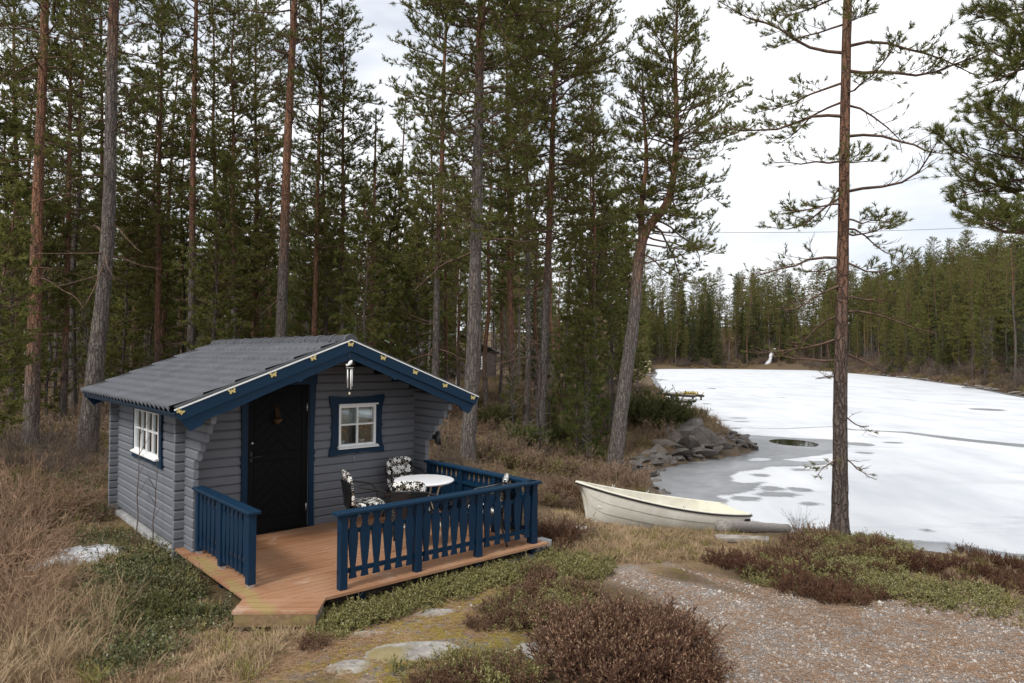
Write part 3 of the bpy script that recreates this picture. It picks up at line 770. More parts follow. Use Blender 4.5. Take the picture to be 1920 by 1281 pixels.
# door trim: boards that swell towards the top, small knob at half height
for s, xi, xo in ((-1, x0, 1.622), (1, x1, 2.650)):
    P = [(xi, 0), (xi, zt)] + [(xo + s * dx, z) for z, dx in ((zt, .028), (1.90, .022), (1.5, .006), (1.10, 0), (1.05, .022), (1.0, .002), (.95, .018), (.9, .0), (.4, .004), (0, .012))]
    frame_prism('door_trim', P, -.026, -.002, M['blue_z'], dr_)
frame_prism('door_trim', [(1.585, zt), (2.690, zt), (2.694, zt + .13), (XA - .54, zt + .108), (1.58, zt + .13)], -.032, -.004, M['blue_x'], dr_)
b = MB(); b.box(x0 - .02, x1 + .02, -.03, .075, -.02, .018, .004); b.build('threshold', M['door'], dr_)

def window(x0, x1, z0, z1, cols, thick_mid, root, trim=.115):
    """window in the XZ plane facing -Y, local coordinates"""
    w = root
    fw = .035
    b = MB(); b.box(x0, x1, -.035, .05, z0, z0 + fw, .004); b.box(x0, x1, -.036, .05, z1 - fw, z1, .004); b.box(x0, x0 + fw, -.034, .05, z0 + fw, z1 - fw); b.box(x1 - fw, x1, -.034, .05, z0 + fw, z1 - fw); b.build('frame', M['white'], w)
    iw = x1 - x0 - 2 * fw
    zm = z0 + (z1 - z0) * .53
    b = MB(); b.box(x0 + fw, x1 - fw, -.024, .012, zm - .012, zm + .012); b.build('muntin', M['white'], w)
    xs = [x0 + fw + iw * k / cols for k in range(cols + 1)]
    for k in range(1, cols):
        hw = .030 if (thick_mid and k == cols // 2) else .013
        b = MB(); b.box(xs[k] - hw, xs[k] + hw, -.026, .014, z0 + fw, z1 - fw); b.build('muntin', M['white'], w)
    for k in range(cols):
        for c, d in ((z0 + fw, zm - .012), (zm + .012, z1 - fw)):
            b = MB(); b.box(xs[k] + .004, xs[k + 1] - .004, -.004, .0, c, d); b.build('pane', M['glass'], w)
    b = MB(); b.prism([(-.085, z0 - .03), (-.085, z0 - .012), (-.01, z0 + .018), (-.01, z0 - .03)], x0 - .02, x1 + .03, 0); b.build('sill', M['white'], w)
    b = MB(); b.prism([(-.06, z1 + .002), (-.06, z1 + .022), (-.02, z1 + .03), (-.02, z1 + .002)], x0 - .005, x1 + .03, 0); b.build('drip_cap', M['white'], w)
    zc = (z0 + z1) / 2; t = trim
    for s, xi in ((-1, x0), (1, x1)):
        prof = [(z0 - .10, .040), (z0 + .02, .016), (zc - .06, -.004), (zc - .035, .002), (zc - .01, .028), (zc + .02, .0), (zc + .05, -.004), (z1 - .05, .012), (z1 + .045, .034)]
        P = [(xi, prof[0][0])] + [(xi + s * (t - .01 + dx), z) for z, dx in prof] + [(xi, prof[-1][0])]
        frame_prism('trim_board', P, -.028, -.003, M['blue_z'], w)
    xm = (x0 + x1) / 2; a0, a1 = x0 - t - .03, x1 + t + .03
    P = [(a0, z1 + .026), (a1, z1 + .026), (a1 + .008, z1 + .15), (xm + .18, z1 + .122), (xm + .05, z1 + .112), (xm + .02, z1 + .128), (xm - .02, z1 + .128), (xm - .05, z1 + .112), (xm - .18, z1 + .122), (a0 - .008, z1 + .15)]
    frame_prism('trim_board', P, -.034, -.005, M['blue_x'], w)
    P = [(a0, z0 - .026), (a1, z0 - .026), (a1 + .006, z0 - .125), (xm + .18, z0 - .105), (xm + .05, z0 - .098), (xm, z0 - .118), (xm - .05, z0 - .098), (xm - .18, z0 - .105), (a0 - .006, z0 - .125)]
    frame_prism('trim_board', P[::-1], -.034, -.005, M['blue_x'], w)
wf = empty('window', (0, 0, 0), 0, cabin); window(3.035, 3.655, 1.09, 1.70, 2, False, wf)
ws = empty('window', (XL, SW[1], 0), -math.pi / 2, cabin); window(0.0, SW[1] - SW[0], SW[2] + .01, SW[3] - .01, 4, True, ws)
# curtains and pot plants inside the windows
def curtain(x0, x1, z0, z1, rot, loc):
    n = 40; V = []; 
    for z in (z0, (z0 + z1) / 2, z1):
        for k in range(n + 1):
            x = x0 + (x1 - x0) * k / n; V.append((x, .14 + .018 * math.sin(k * 1.9) + .006 * math.sin(k * .7), z + .012 * math.sin(k * .8) * (z == z0)))
    ix = np.arange(3 * (n + 1)).reshape(3, n + 1); Q = np.stack([ix[:-1, :-1], ix[:-1, 1:], ix[1:, 1:], ix[1:, :-1]], -1).reshape(-1, 4)
    me = np_mesh('curtain', V, Q, mats=[M['curtain']], smooth=True); o = link('curtain', me, None, loc=loc, rot=(0, 0, rot)); so = o.modifiers.new('s', 'SOLIDIFY'); so.thickness = .004; return o
tag(curtain(3.03, 3.66, 1.40, 1.74, YAW, (CT[0], CT[1], 0)), 'short pale lace curtain behind the front window panes', 'curtain')
_sl = c2w(XL, SW[1])
tag(curtain(.0, .45, 1.0, 1.66, YAW - math.pi / 2, (_sl[0], _sl[1], 0)), 'long pale curtain at one edge of the side window', 'curtain')
tag(curtain(.85, 1.30, 1.0, 1.66, YAW - math.pi / 2, (_sl[0], _sl[1], 0)), 'long pale curtain at the front edge of the side window', 'curtain')
b = MB(); b.box(3.03, 3.66, .072, .20, 1.06, 1.085); b.build('inner_sill', M['white'], wf)
for k, (xx, lab) in enumerate(((3.16, 'white pot with leafy plant beside the front window mullion, door side'), (3.50, 'white pot with leafy plant in the front window, railing side'))):
    r = empty('potted_plant', c2w(xx, .125, 1.085), YAW); tag(r, lab, 'potted plant')
    b = MB(); b.lathe([(0, 0), (.032, 0), (.05, .075), (.053, .08), (.046, .08), (.04, .07), (0, .068)], (0, 0, 0), 20); b.build('pot', M['pot'], r)
    b = MB()
    for q in range(70):
        a = rnd.uniform(0, 6.28); el = rnd.uniform(.1, 1.5); rr = rnd.uniform(.05, .17); c_ = Vector((rr * math.cos(a) * math.cos(el) * .75, rr * .45 * math.sin(a) * math.cos(el) - .0, .12 + rr * math.sin(el) * 1.1)); u = Vector((rnd.gauss(0, 1), rnd.gauss(0, 1), rnd.gauss(0, 1))).normalized(); v_ = u.orthogonal().normalized(); s_ = rnd.uniform(.012, .026)
        b.add([c_ - u * s_, c_ + v_ * s_ * .6, c_ + u * s_, c_ - v_ * s_ * .6], [(0, 1, 2, 3)])
    for q in range(9): b.tube([(0, 0, .07), (rnd.gauss(0, .03), rnd.gauss(0, .015), .14), (rnd.gauss(0, .05), rnd.gauss(0, .02), .24)], .003, 4)
    b.build('foliage', M['houseplant'], r)
    b = MB()
    for q in range(8):
        c_ = (rnd.gauss(0, .04), -.03 + rnd.gauss(0, .02), .25 + rnd.uniform(-.05, .06)); b.lathe([(0, -.01), (.014, .0), (.012, .008), (0, .012)], c_, 7)
    b.build('flower', M['orange'], r)
# wind chime under the gable
wc = empty('wind_chime', c2w(2.648, YF - .055, 1.93), YAW); tag(wc, 'white wind chime with a small fish hanging from the gable point', 'wind chime')
b = MB(); b.tube([(0, 0, .55), (0, 0, .0)], .0025, 5); b.build('cord', M['black'], wc)
b = MB(); b.tube([(-.050, 0, .385), (-.032, 0, .385), (-.012, 0, .40), (.012, 0, .425), (.028, 0, .44), (.035, 0, .42)], [.022, .007, .020, .026, .018, .004], 10); b.build('fish_figure', M['white'], wc)
b = MB(); b.lathe([(0, .0), (.05, .0), (.05, .014), (0, .014)], (0, 0, .345), 20); b.build('disc', M['greywood'], wc)
for k, (a, l0) in enumerate(((0.4, .21), (1.9, .25), (3.2, .18), (4.7, .27), (5.6, .23))):
    b = MB(); x, y = .032 * math.cos(a), .032 * math.sin(a); b.tube([(x, y, .34), (x, y, .335 - l0)], .0085, 8); b.build('chime_tube', M['white'], wc)
b = MB(); b.lathe([(0, -.02), (.012, -.012), (.014, .0), (.006, .02), (0, .022)], (0, 0, .01), 10); b.build('clapper', M['cream'], wc)
# small hook under the front window
b = MB(); b.tube([(0, 0, .0), (0, -.012, .0), (0, -.012, -.075), (.012, -.014, -.085), (.014, -.012, -.07)], .003, 5); b.build('wall_hook', M['steel'], cabin, loc=(3.30, 0, .93))
b = MB(); b.tube([(XR_ - .01, -.50, 1.20), (XR_ - .01, -.60, 1.10), (XR_ - .01, -.58, 1.28)], [.05, .045, .04], 8); b.build('lamp_holder', M['black'], cabin)

# ------------------------------------------------------------------ deck
deck = empty('wooden_deck', (CT[0], CT[1], 0), YAW); tag(deck, 'brown plank deck with one cut corner in front of the cabin', 'deck')
DX0, DX1, DY = .806, 4.599, 2.861
nb = 27; bw = DY / nb
cutA, cutB = (.806, -2.327), (1.432, -2.861)
for k in range(nb):
    y1 = -.003 - k * bw; y0 = y1 - bw + .006
    def cutx(y):
        if y >= cutA[1]: return DX0
        return cutA[0] + (cutB[0] - cutA[0]) * (y - cutA[1]) / (cutB[1] - cutA[1])
    a1 = DX0 if k > 1 else DX0 + .16 * 0
    j = rnd.uniform(-.004, .004)
    poly = [(cutx(y1), y1), (cutx(y0), y0), (DX1 + j, y0), (DX1 + j, y1)]
    if cutx(y0) > DX0 and cutx(y1) <= DX0: poly = [(DX0, y1), (DX0, cutA[1]), (cutx(y0), y0), (DX1 + j, y0), (DX1 + j, y1)]
    # two boards end to end where a joint falls
    dz = rnd.uniform(-.0015, .0015)
    b = MB(); b.prism(poly, -.028, 0 + dz, 2); b.build('deck_board', M['deck'], deck)
b = MB(); b.box(cutB[0] + .1, DX1 - .2, -DY + .16, -DY + .205, -.17, -.029); b.build('joist', M['joist'], deck)
b = MB(); b.box(DX0 + .14, DX0 + .185, cutA[1] + .12, -.02, -.17, -.029); b.build('joist', M['joist'], deck)
for k in range(5):
    xx = 1.5 + k * .72; b = MB(); b.box(xx, xx + .045, -DY + .21, -.03, -.165, -.029); b.build('joist', M['joist'], deck)
for xx, yy in ((1.9, -2.7), (3.47, -2.74), (4.42, -2.72), (1.0, -1.2), (4.4, -.8)):
    wx, wy, _ = c2w(xx, yy); hz = Hs(wx, wy)
    b = MB(); b.box(xx - .045, xx + .045, yy - .045, yy + .045, hz - .05, -.029); b.build('deck_post', M['blue_z'], deck)
# step in front of the cut corner
u = np.array(cutB) - np.array(cutA); ul = np.linalg.norm(u); u = u / ul; nv_ = np.array([u[1], -u[0]]); nv_ = nv_ if nv_[1] < 0 and nv_[0] < 0 else -nv_
for k in range(3):
    q0 = .003 + k * .105; q1 = q0 + .1015; z = -.004 - .008 * k
    A = np.array(cutA); P = [A + nv_ * q0 + u * -.0, A + nv_ * q1 + u * -.0, A + nv_ * q1 + u * ul, A + nv_ * q0 + u * ul]
    b = MB(); b.prism([tuple(p) for p in P], z - .03, z, 2); b.build('step_board', M['deck'], deck)
A = np.array(cutA); P = [A + nv_ * .285 + u * .02, A + nv_ * .312 + u * .02, A + nv_ * .312 + u * (ul - .02), A + nv_ * .285 + u * (ul - .02)]
b = MB(); b.prism([tuple(p) for p in P], -.17, -.052, 2); b.build('step_riser', M['deck_edge'], deck)
for s0 in (.02, ul - .05):
    P = [A + nv_ * .01 + u * s0, A + nv_ * .284 + u * s0, A + nv_ * .284 + u * (s0 + .03), A + nv_ * .01 + u * (s0 + .03)]
    b = MB(); b.prism([tuple(p) for p in P], -.17, -.056, 2); b.build('step_side', M['greywood'], deck)

# ------------------------------------------------------------------ railings
RH = .81
def baluster_mesh():
    h = .66; w = .5
    prof = [(0, .042), (.012, .043), (.075, .030), (.105, .026), (.135, .029), (.22, .040), (.36, .052), (.46, .056), (.505, .053), (.525, .046), (.545, .034), (.575, .027), (.62, .036), (.655, .052), (.675, .055)]
    P = [(x, z) for z, x in prof] + [(-x, z) for z, x in prof[::-1]]
    b = MB(); b.prism(P, -.010, .010, 1); return b.mesh('baluster', M['blue_z'])
BAL = baluster_mesh()
def railing(name, label, ax, p0, p1, posts, side, bal_counts, zb=.0, depth=None):
    """run along local +X from p0 to p1 (cabin coordinates); posts are distances along; side=+1 puts cross rails on +Y local"""
    d = np.array(p1) - np.array(p0); Ld = float(np.linalg.norm(d)); rz = math.atan2(d[1], d[0])
    r = empty(name, c2w(p0[0], p0[1], 0), YAW + rz); tag(r, label, 'railing', 'blue deck railings')
    pw = .0855
    for s in posts:
        b = MB(); b.box(s, s + pw, -.042, .042, zb, RH - .033, .004); b.build('post', M['blue_z'], r)
        if depth:
            b = MB(); b.box(s + .01, s + pw - .01, -.030, .030, .0015, zb + .01); b.build('post_shoe', M['steel'], r)
    b = MB(); b.box(-.05, Ld + .05, -.072, .072, RH - .034, RH, .005); b.build('top_rail', M['blue_x'], r)
    for z in (.155, .565):
        b = MB(); y0, y1 = sorted((side * -.028, side * -.002)); y0, y1 = sorted((side * -.004, side * .032)); b.box(.0, Ld, y0, y1, z, z + .045, .003); b.build('cross_rail', M['blue_x'], r)
    for (a, bb), n in zip(zip(posts[:-1], posts[1:]), bal_counts):
        g0, g1 = a + pw, bb; 
        for k in range(n):
            x = g0 + (g1 - g0) * (k + .5) / n
            link('baluster', BAL, r, loc=(x, side * -.0155, .100))
    return r
yc = -2.785 + .042
railing('deck_railing', 'long blue railing with carved balusters along the front deck edge', 0, (1.631, yc), (4.466, yc), [0, .935, 1.822, 2.75], 1, [6, 6, 5])
railing('deck_railing', 'blue railing along the boat side of the deck, running back to the cabin', 1, (4.424, -.36), (4.424, -2.69), [0, .80, 1.56, 2.30], -1, [6, 6, 5])
# close the last bay of that run against the corner post
railing('deck_railing', 'short blue railing left of the deck step beside the door', 2, (.974, -.37), (.974, -2.104), [.0, .80, 1.648], 1, [5, 6], .035, True)

# ------------------------------------------------------------------ table and chairs
tb = empty('garden_table', c2w(3.72, -1.25, 0), YAW); tag(tb, 'round white bistro table with cream tube legs', 'table')
b = MB(); b.lathe([(0, .672), (.36, .672), (.405, .678), (.420, .690), (.420, .702), (.412, .709), (.38, .712), (0, .712)], (0, 0, 0), 40); b.build('table_top', M['table'], tb)
for k in range(4):
    a = k * math.pi / 2 + .5; c_, s_ = math.cos(a), math.sin(a)
    pr = catmull([(.33, .668), (.24, .62), (.20, .50), (.12, .40), (.20, .22), (.30, .02)], 6)
    b = MB(); b.tube([(c_ * r_, s_ * r_, z_) for r_, z_ in pr], .0125, 8); b.build('leg', M['cream'], tb)
    b = MB(); b.lathe([(0, 0), (.02, 0), (.02, .022), (.012, .03), (0, .03)], (c_ * .302, s_ * .302, 0), 10); b.build('foot_cap', M['white'], tb)
b = MB(); b.lathe([(.112, .395), (.128, .395), (.128, .41), (.112, .41), (.112, .395)], (0, 0, 0), 24); b.build('brace_ring', M['cream'], tb)

def cushion(w, h, t, top_round, n=10):
    """soft pad: outline in (u,v), thickness t along w-axis; returns verts in (u, v, w)"""
    V = []; F = []; rings = []
    out = []
    N = 36
    for k in range(N):
        a = 2 * math.pi * k / N; ca, sa = math.cos(a), math.sin(a); p = .42 if sa > 0 and top_round else .30
        out.append((w / 2 * math.copysign(abs(ca) ** p, ca), h / 2 * math.copysign(abs(sa) ** (p), sa)))
    prof = [(.0, .5), (.55, .5), (.85, .44), (.97, .28), (1.0, 0), (.97, -.28), (.85, -.44), (.55, -.5), (.0, -.5)]
    for s, q in prof: rings.append([(u * s, v * s, q * t) for u, v in out])
    V = sum(rings, [])
    for r in range(len(prof) - 1):
        for k in range(N): F.append((r * N + k, r * N + (k + 1) % N, (r + 1) * N + (k + 1) % N, (r + 1) * N + k))
    return V, F
def make_chair():
    ms = {}
    hoop = catmull([(-.265, .235, .40), (-.275, .235, .52), (-.29, .16, .625), (-.295, 0, .665), (-.275, -.16, .70), (-.19, -.275, .745), (0, -.315, .76), (.19, -.275, .745), (.275, -.16, .70), (.295, 0, .665), (.29, .16, .625), (.275, .235, .52), (.265, .235, .40)], 5)
    b = MB(); b.tube(hoop, .0135, 8); ms['arm_hoop'] = b.mesh('arm_hoop', M['black'])
    for nm, pts in (('a', [(-.265, .235, .41), (-.265, .245, .2), (-.27, .27, 0)]), ('b', [(.265, .235, .41), (.265, .245, .2), (.27, .27, 0)]), ('c', [(-.17, -.20, .40), (-.21, -.24, .2), (-.25, -.30, 0)]), ('d', [(.17, -.20, .40), (.21, -.24, .2), (.25, -.30, 0)])):
        b = MB(); b.tube(catmull(pts, 4), .0125, 8); ms['leg' + nm] = b.mesh('leg', M['black'])
    b = MB(); fr = [(.26 * math.copysign(abs(math.cos(a)) ** .5, math.cos(a)), .235 * math.copysign(abs(math.sin(a)) ** .5, math.sin(a)), .405) for a in [2 * math.pi * k / 28 for k in range(28)]]
    b.tube(fr, .013, 8, closed=True); b.prism([(p[0], p[1]) for p in fr], .397, .406, 2); ms['seat_frame'] = b.mesh('seat_frame', M['black'])
    # woven shell behind the back cushion
    b = MB(); n = 12; V = []
    for z, sc_ in ((.40, .74), (.58, .92), (.745, 1.0)):
        for k in range(n + 1):
            u = -1 + 2 * k / n; V.append((.23 * u * sc_, -.235 - .075 * (1 - u * u) * (z - .35) / .4 - .02, z))
    F = [(r * (n + 1) + k, r * (n + 1) + k + 1, (r + 1) * (n + 1) + k + 1, (r + 1) * (n + 1) + k) for r in range(2) for k in range(n)]
    V2 = [(x, y - .008, z) for x, y, z in V]; m_ = len(V)
    b.add(V + V2, F + [tuple(m_ + i for i in f[::-1]) for f in F]); ms['back_shell'] = b.mesh('back_shell', M['black'])
    V, F = cushion(.45, .44, .06, False); b = MB(); b.add([(u, v + .01, w + .435) for u, v, w in V], F, 0, True); ms['seat_cushion'] = b.mesh('seat_cushion', M['fab_seat'])
    V, F = cushion(.44, .46, .055, True); b = MB(); b.add([(u, -.225 - .05 * (1 - (u / .24) ** 2) * .8 - (v) * .14 + w, v + .66) for u, v, w in V], F, 0, True); ms['back_cushion'] = b.mesh('back_cushion', M['fab_back'])
    return ms
CH = make_chair()
def chair(x, y, fx, fy, label):
    r = empty('garden_chair', c2w(x, y, 0), YAW + math.atan2(fy, fx) - math.pi / 2); tag(r, label, 'chair', 'garden chairs around the table')
    for k, me in CH.items(): link('leg' if k.startswith('leg') else k, me, r)
chair(2.98, -.93, .95, -.25, 'black garden chair with flowered cushions between the black door and the table')
chair(3.92, -.50, -.10, -1, 'black garden chair with flowered cushions against the cabin wall behind the table')
chair(3.12, -1.85, .55, .62, 'black garden chair with flowered cushions, its back to the front railing')
chair(3.98, -2.28, -.75, .66, 'black garden chair with flowered cushions in the far railing corner of the deck')

# ------------------------------------------------------------------ rowing boat
def boat():
    Lb = 4.35; ns = 36
    r = empty('rowing_boat', (0, 0, 0)); tag(r, 'cream fibreglass rowing boat with black rubbing strip pulled up on the bank', 'boat')
    def half(s): return .74 * (math.sin(min(1, s / .62) * math.pi / 2) ** .62 if s < .62 else 1 - .30 * ((s - .62) / .38) ** 2) * (1 if s > 0 else 0)
    def sheer(s): return .56 + .30 * (1 - s) ** 2.2 + .02 * s
    def keel(s): return .62 * max(0, 1 - s / .16) ** 2.4 + .0 + .06 * max(0, (s - .75) / .25) ** 2
    planks = 5; sub = 4; out = []; inn = []
    S = [0.0] + [(k / (ns - 1)) ** 1.25 for k in range(1, ns)]
    V = []; nr_ = None
    for s in S:
        hb, zs, zk = half(s), sheer(s), keel(s); row = []
        full = .45 + .55 * min(1, s / .5)
        for p in range(planks):
            for q in range(sub + 1):
                t = (p + q / sub) / planks
                a = t * math.pi / 2
                y = hb * (math.sin(a) ** (1.0 / (.55 + .6 * full)) * full + t * (1 - full)); y = hb * (math.sin(a) * full + t * (1 - full)) ** .9 if t > 0 else 0
                z = zk + (zs - zk) * ((1 - math.cos(a)) * full + t * (1 - full))
                lap = .011 * (1 - q / sub) if p else 0       # each plank stands proud at its lower edge
                row.append((y + lap * (hb > .02), z - lap * .3))
        x = Lb * s + .16 * (1 - min(1, s / .16)) * (-1) * (zs / .8) * 0
        rake = .30 * max(0, 1 - s / .15) ** 2
        V.append([(x + rake * (1 - (z - zk) / max(zs - zk, .01)) * 1.0 + (.0 if s < .98 else 0) - (.17 * max(0, (s - .8) / .2) * (1 - (z - zk) / max(zs - zk, .01))), y, z) for y, z in row])
    m_ = len(V[0]); b = MB()
    for sg in (1, -1):
        vs = [(x, sg * y, z) for row in V for x, y, z in row]
        fs = [(i * m_ + k, i * m_ + k + 1, (i + 1) * m_ + k + 1, (i + 1) * m_ + k) for i in range(ns - 1) for k in range(m_ - 1)]
        b.add(vs, fs)
    # transom
    row = V[-1]; tr = [(x, y, z) for x, y, z in row] + [(x, -y, z) for x, y, z in row[::-1]]
    b.add(tr, [list(range(len(tr)))])
    def m_hull():
        t = NT('cream_hull'); v = t.coord('Object'); n = t.noise(v, 3, 6, .6); n2 = t.noise(t.coord('Object', (1, 1, 5)), 6, 5, .7)
        z = t.n('ShaderNodeSeparateXYZ', {0: v}).outputs[2]
        c = t.mix(t.ramp(n, [(.3, 0.0), (.7, 1.0)]), (.63, .61, .54), (.77, .75, .68)); c = t.mix(t.ramp(n2, [(.58, 0.0), (.78, .25)]), c, (.40, .35, .26))
        zn = t.math('ADD', z, t.math('MULTIPLY', t.math('SUBTRACT', n, .5), .25)); c = t.mix(t.ramp(zn, [(.06, .5), (.2, 0.0)]), c, (.33, .28, .21))
        c = t.mix(t.ramp(t.noise(v, 22, 3), [(.70, 0.0), (.75, .7)]), c, (.10, .08, .06))
        return t.fin(c, .38, .4)
    hull = m_hull(); b.build('hull', hull, r)
    # inner skin
    b = MB(); ring = [0, 5, 9, 12, 15, 18, 21, 24]; off = .035
    vs = []; 
    for i, row in enumerate(V):
        for sg in (1,):
            for k in ring:
                k = min(k, m_ - 1); x, y, z = row[k]; vs.append((x + (.05 if i == 0 else (-.04 if i == ns - 1 else 0)), max(0, y - off), min(max(z, keel(S[i]) + .05), sheer(S[i]))))
    rn = len(ring)
    for sg in (1, -1):
        b.add([(x, sg * y, z) for x, y, z in vs], [(i * rn + k, (i + 1) * rn + k, (i + 1) * rn + k + 1, i * rn + k + 1) for i in range(ns - 1) for k in range(rn - 1)], 0, True)
    e = vs[-rn:]; b.add([(x - .005, y, z) for x, y, z in e] + [(x - .005, -y, z) for x, y, z in e[::-1]], [list(range(2 * rn))])
    inner = plain('cream_inner_hull', (.70, .67, .56), .45, .4, 0, .10, 4); b.build('inner_hull', inner, r)
    # gunwale and black rubbing strip
    gun = [(V[i][-1][0], V[i][-1][1], V[i][-1][2]) for i in range(ns)]
    for sg in (1, -1):
        P = [(x - (.02 if i == 0 else 0), sg * (y - .012), z + .002) for i, (x, y, z) in enumerate(gun)]
        b = MB(); b.tube(P, .024, 8); b.build('gunwale', inner, r)
        P = [(x - (.03 if i == 0 else 0), sg * (y + .012), z - .016) for i, (x, y, z) in enumerate(gun)]
        b = MB(); b.tube(P, .017, 8); b.build('rubbing_strip', plain('black_rubber', (.02, .02, .022), .5, .4) if sg == 1 else bpy.data.materials['black_rubber'], r)
    x, y, z = gun[-1]; b = MB(); b.tube([(x - .015, y, z), (x - .015, y * .5, z - .01), (x - .015, 0, z - .05), (x - .015, -y * .5, z - .01), (x - .015, -y, z)], .026, 8); b.build('transom_cap', inner, r)
    # thwarts and stern seat
    def seat(s0, s1, z):
        b = MB(); kf = .60 + .30 * min(1, (z - .2) / .36); h0, h1 = half(s0) * kf, half(s1) * kf; x0, x1 = Lb * s0, Lb * s1
        b.prism([(x0, -h0), (x1, -h1), (x1, h1), (x0, h0)], z - .03, z, 2); b.build('thwart', inner, r)
    seat(.40, .465, .36); seat(.60, .66, .34); seat(.10, .20, .50); seat(.80, .965, .40)
    b = MB(); b.prism([(Lb * .80, .02), (Lb * .80, .40), (Lb * .806, .40), (Lb * .806, .02)][::-1], -.44, .44, 1) ; b.build('seat_front', inner, r)
    for s in (.30, .52):
        for sg in (1, -1):
            i = min(range(ns), key=lambda q: abs(S[q] - s)); x, y, z = gun[i]
            b = MB(); b.tube([(x, sg * (y - .012), z), (x, sg * (y - .012), z + .035)], .014, 8); b.tube([(x - .028, sg * (y - .012), z + .075), (x - .026, sg * (y - .012), z + .045), (x, sg * (y - .012), z + .034), (x + .026, sg * (y - .012), z + .045), (x + .028, sg * (y - .012), z + .075)], .008, 6); b.build('oarlock', M['steel'], r)
    b = MB(); xk = V[-3][10][0]; P = V[-3]; b.box(Lb * .935, Lb * .985, -half(.96) - .006, -half(.96) + .03, .44, .50); b.build('registration_plate', M['black'], r)
    b = MB(); b.tube([(V[i][0][0], 0, V[i][0][2] - .008) for i in range(ns)], .022, 8); b.build('keel_strip', hull, r)
    return r
bt = boat()
bow = np.array(deep(1084, 912, 14.7)); stern = np.array(deep(1386, 957, 16.35))
ax_ = stern - bow; rz_ = math.atan2(ax_[1], ax_[0]); pit_ = -math.atan2(ax_[2] + .26, math.hypot(ax_[0], ax_[1]))
Rb = Matrix.Rotation(rz_, 3, 'Z') @ Matrix.Rotation(pit_, 3, 'Y') @ Matrix.Rotation(math.radians(2.5), 3, 'X')
bt.rotation_euler = Rb.to_euler(); bt.scale = (1.0, 1.0, 1.16); o_ = Vector(bow) - Rb @ Vector((.03, 0, 1.0)); bt.location = o_ + Vector((0, 0, .09))

# logs and branches lying about
def ground_log(p, q, r0, r1, label, mat, lift=0.0, seed=0, group=None):
    rg = random.Random(seed); P0, P1 = np.array(p, float), np.array(q, float); n = 12; D = P1 - P0; path = []; rad = []
    o = np.array(P0); 
    for k in range(n + 1):
        t = k / n; pt = P0 + D * t; r_ = r0 + (r1 - r0) * t
        path.append((pt[0] - o[0] + rg.gauss(0, r0 * .08), pt[1] - o[1] + rg.gauss(0, r0 * .08), pt[2] + r_ * .8 + lift - o[2])); rad.append(r_ * rg.uniform(.93, 1.07))
    b = MB(); b.tube(path, rad, 12); t_ = b.build('fallen_log', mat, None, loc=tuple(o)); return tag(t_, label, 'log', group)
s1 = spot(1352, 1004); s2 = spot(1475, 1003)
ground_log(s1, (s2[0], s2[1], s2[2]), .105, .095, 'thick grey weathered log lying behind the boat stern', M['greywood'], .06, 1)
s1 = spot(1340, 1016); s2 = spot(1440, 1019); ground_log(s1, s2, .065, .06, 'thinner grey log lying in front of the thick weathered log', M['greywood'], 0, 2)
s1 = spot(1048, 994); s2 = spot(1100, 996); ground_log(s1, s2, .045, .042, 'short pale birch log lying beside the boat bow', M['birch'], 0, 3)
s1 = spot(1040, 982); s2 = spot(1064, 980); ground_log(s1, s2, .03, .02, 'small pale stick lying next to the birch log', M['birch'], 0, 4)
s1 = spot(1078, 972); s2 = spot(1102, 990); ground_log(s1, s2, .028, .018, 'thin grey branch under the boat bow', M['greywood'], 0, 5)
b = MB(); b.box(-.16, .16, -.10, .10, -.15, .17, .01); wx, wy, _ = c2w(4.66, -2.60)
tag(b.build('concrete_block', M['concrete'], None, loc=(wx, wy, Hs(wx, wy)), rot=(0, 0, YAW)), 'grey concrete block under the deck corner', 'block')
wx, wy, _ = c2w(3.95, -2.75); hz = Hs(wx, wy)
b = MB(); b.box(-.5, .5, -.05, .05, -.04, .07, .01); tag(b.build('beam', M['greywood'], None, loc=(wx, wy, hz), rot=(0, 0, YAW)), 'old grey beam lying in the shade under the deck', 'beam')

# ------------------------------------------------------------------ trees
def np_tube(path, rad, sides, jit=0.0, rng=None):
    P = np.asarray(path, float); n = len(P); T = np.gradient(P, axis=0); T /= np.linalg.norm(T, axis=1)[:, None] + 1e-12
    N = np.cross(T[0], [.31, .95, .05]); N /= np.linalg.norm(N); V = []
    a = 2 * np.pi * np.arange(sides) / sides
    for i in range(n):
        N = N - T[i] * (N @ T[i]); N /= np.linalg.norm(N) + 1e-12; B = np.cross(T[i], N)
        rr = rad[i] * (1 + (rng.normal(0, jit, sides) if jit else 0))
        V.append(P[i] + (np.cos(a) * rr)[:, None] * N + (np.sin(a) * rr)[:, None] * B)
    V = np.concatenate(V); k = np.arange(sides); k2 = (k + 1) % sides; Q = []
    for i in range(n - 1): Q.append(np.stack([i * sides + k, i * sides + k2, (i + 1) * sides + k2, (i + 1) * sides + k], -1))
    return V, np.concatenate(Q)
def seg_mesh(P0, P1, r0, r1, ns=3):
    """many thin tapered sticks at once"""
    D = P1 - P0; Ln = np.linalg.norm(D, axis=1)[:, None] + 1e-9; D = D / Ln
    A = np.cross(D, [.37, .21, .9]); A /= np.linalg.norm(A, axis=1)[:, None] + 1e-9; B = np.cross(D, A); V = []
    for P, r in ((P0, r0), (P1, r1)):
        for k in range(ns):
            an = 2 * np.pi * k / ns; V.append(P + (A * math.cos(an) + B * math.sin(an)) * r[:, None])
    V = np.stack(V, 1); m = len(P0); base = (np.arange(m) * 2 * ns)[:, None]
    Q = np.stack([np.stack([base[:, 0] + k, base[:, 0] + (k + 1) % ns, base[:, 0] + ns + (k + 1) % ns, base[:, 0] + ns + k], -1) for k in range(ns)], 1).reshape(-1, 4)
    return V.reshape(-1, 3), Q
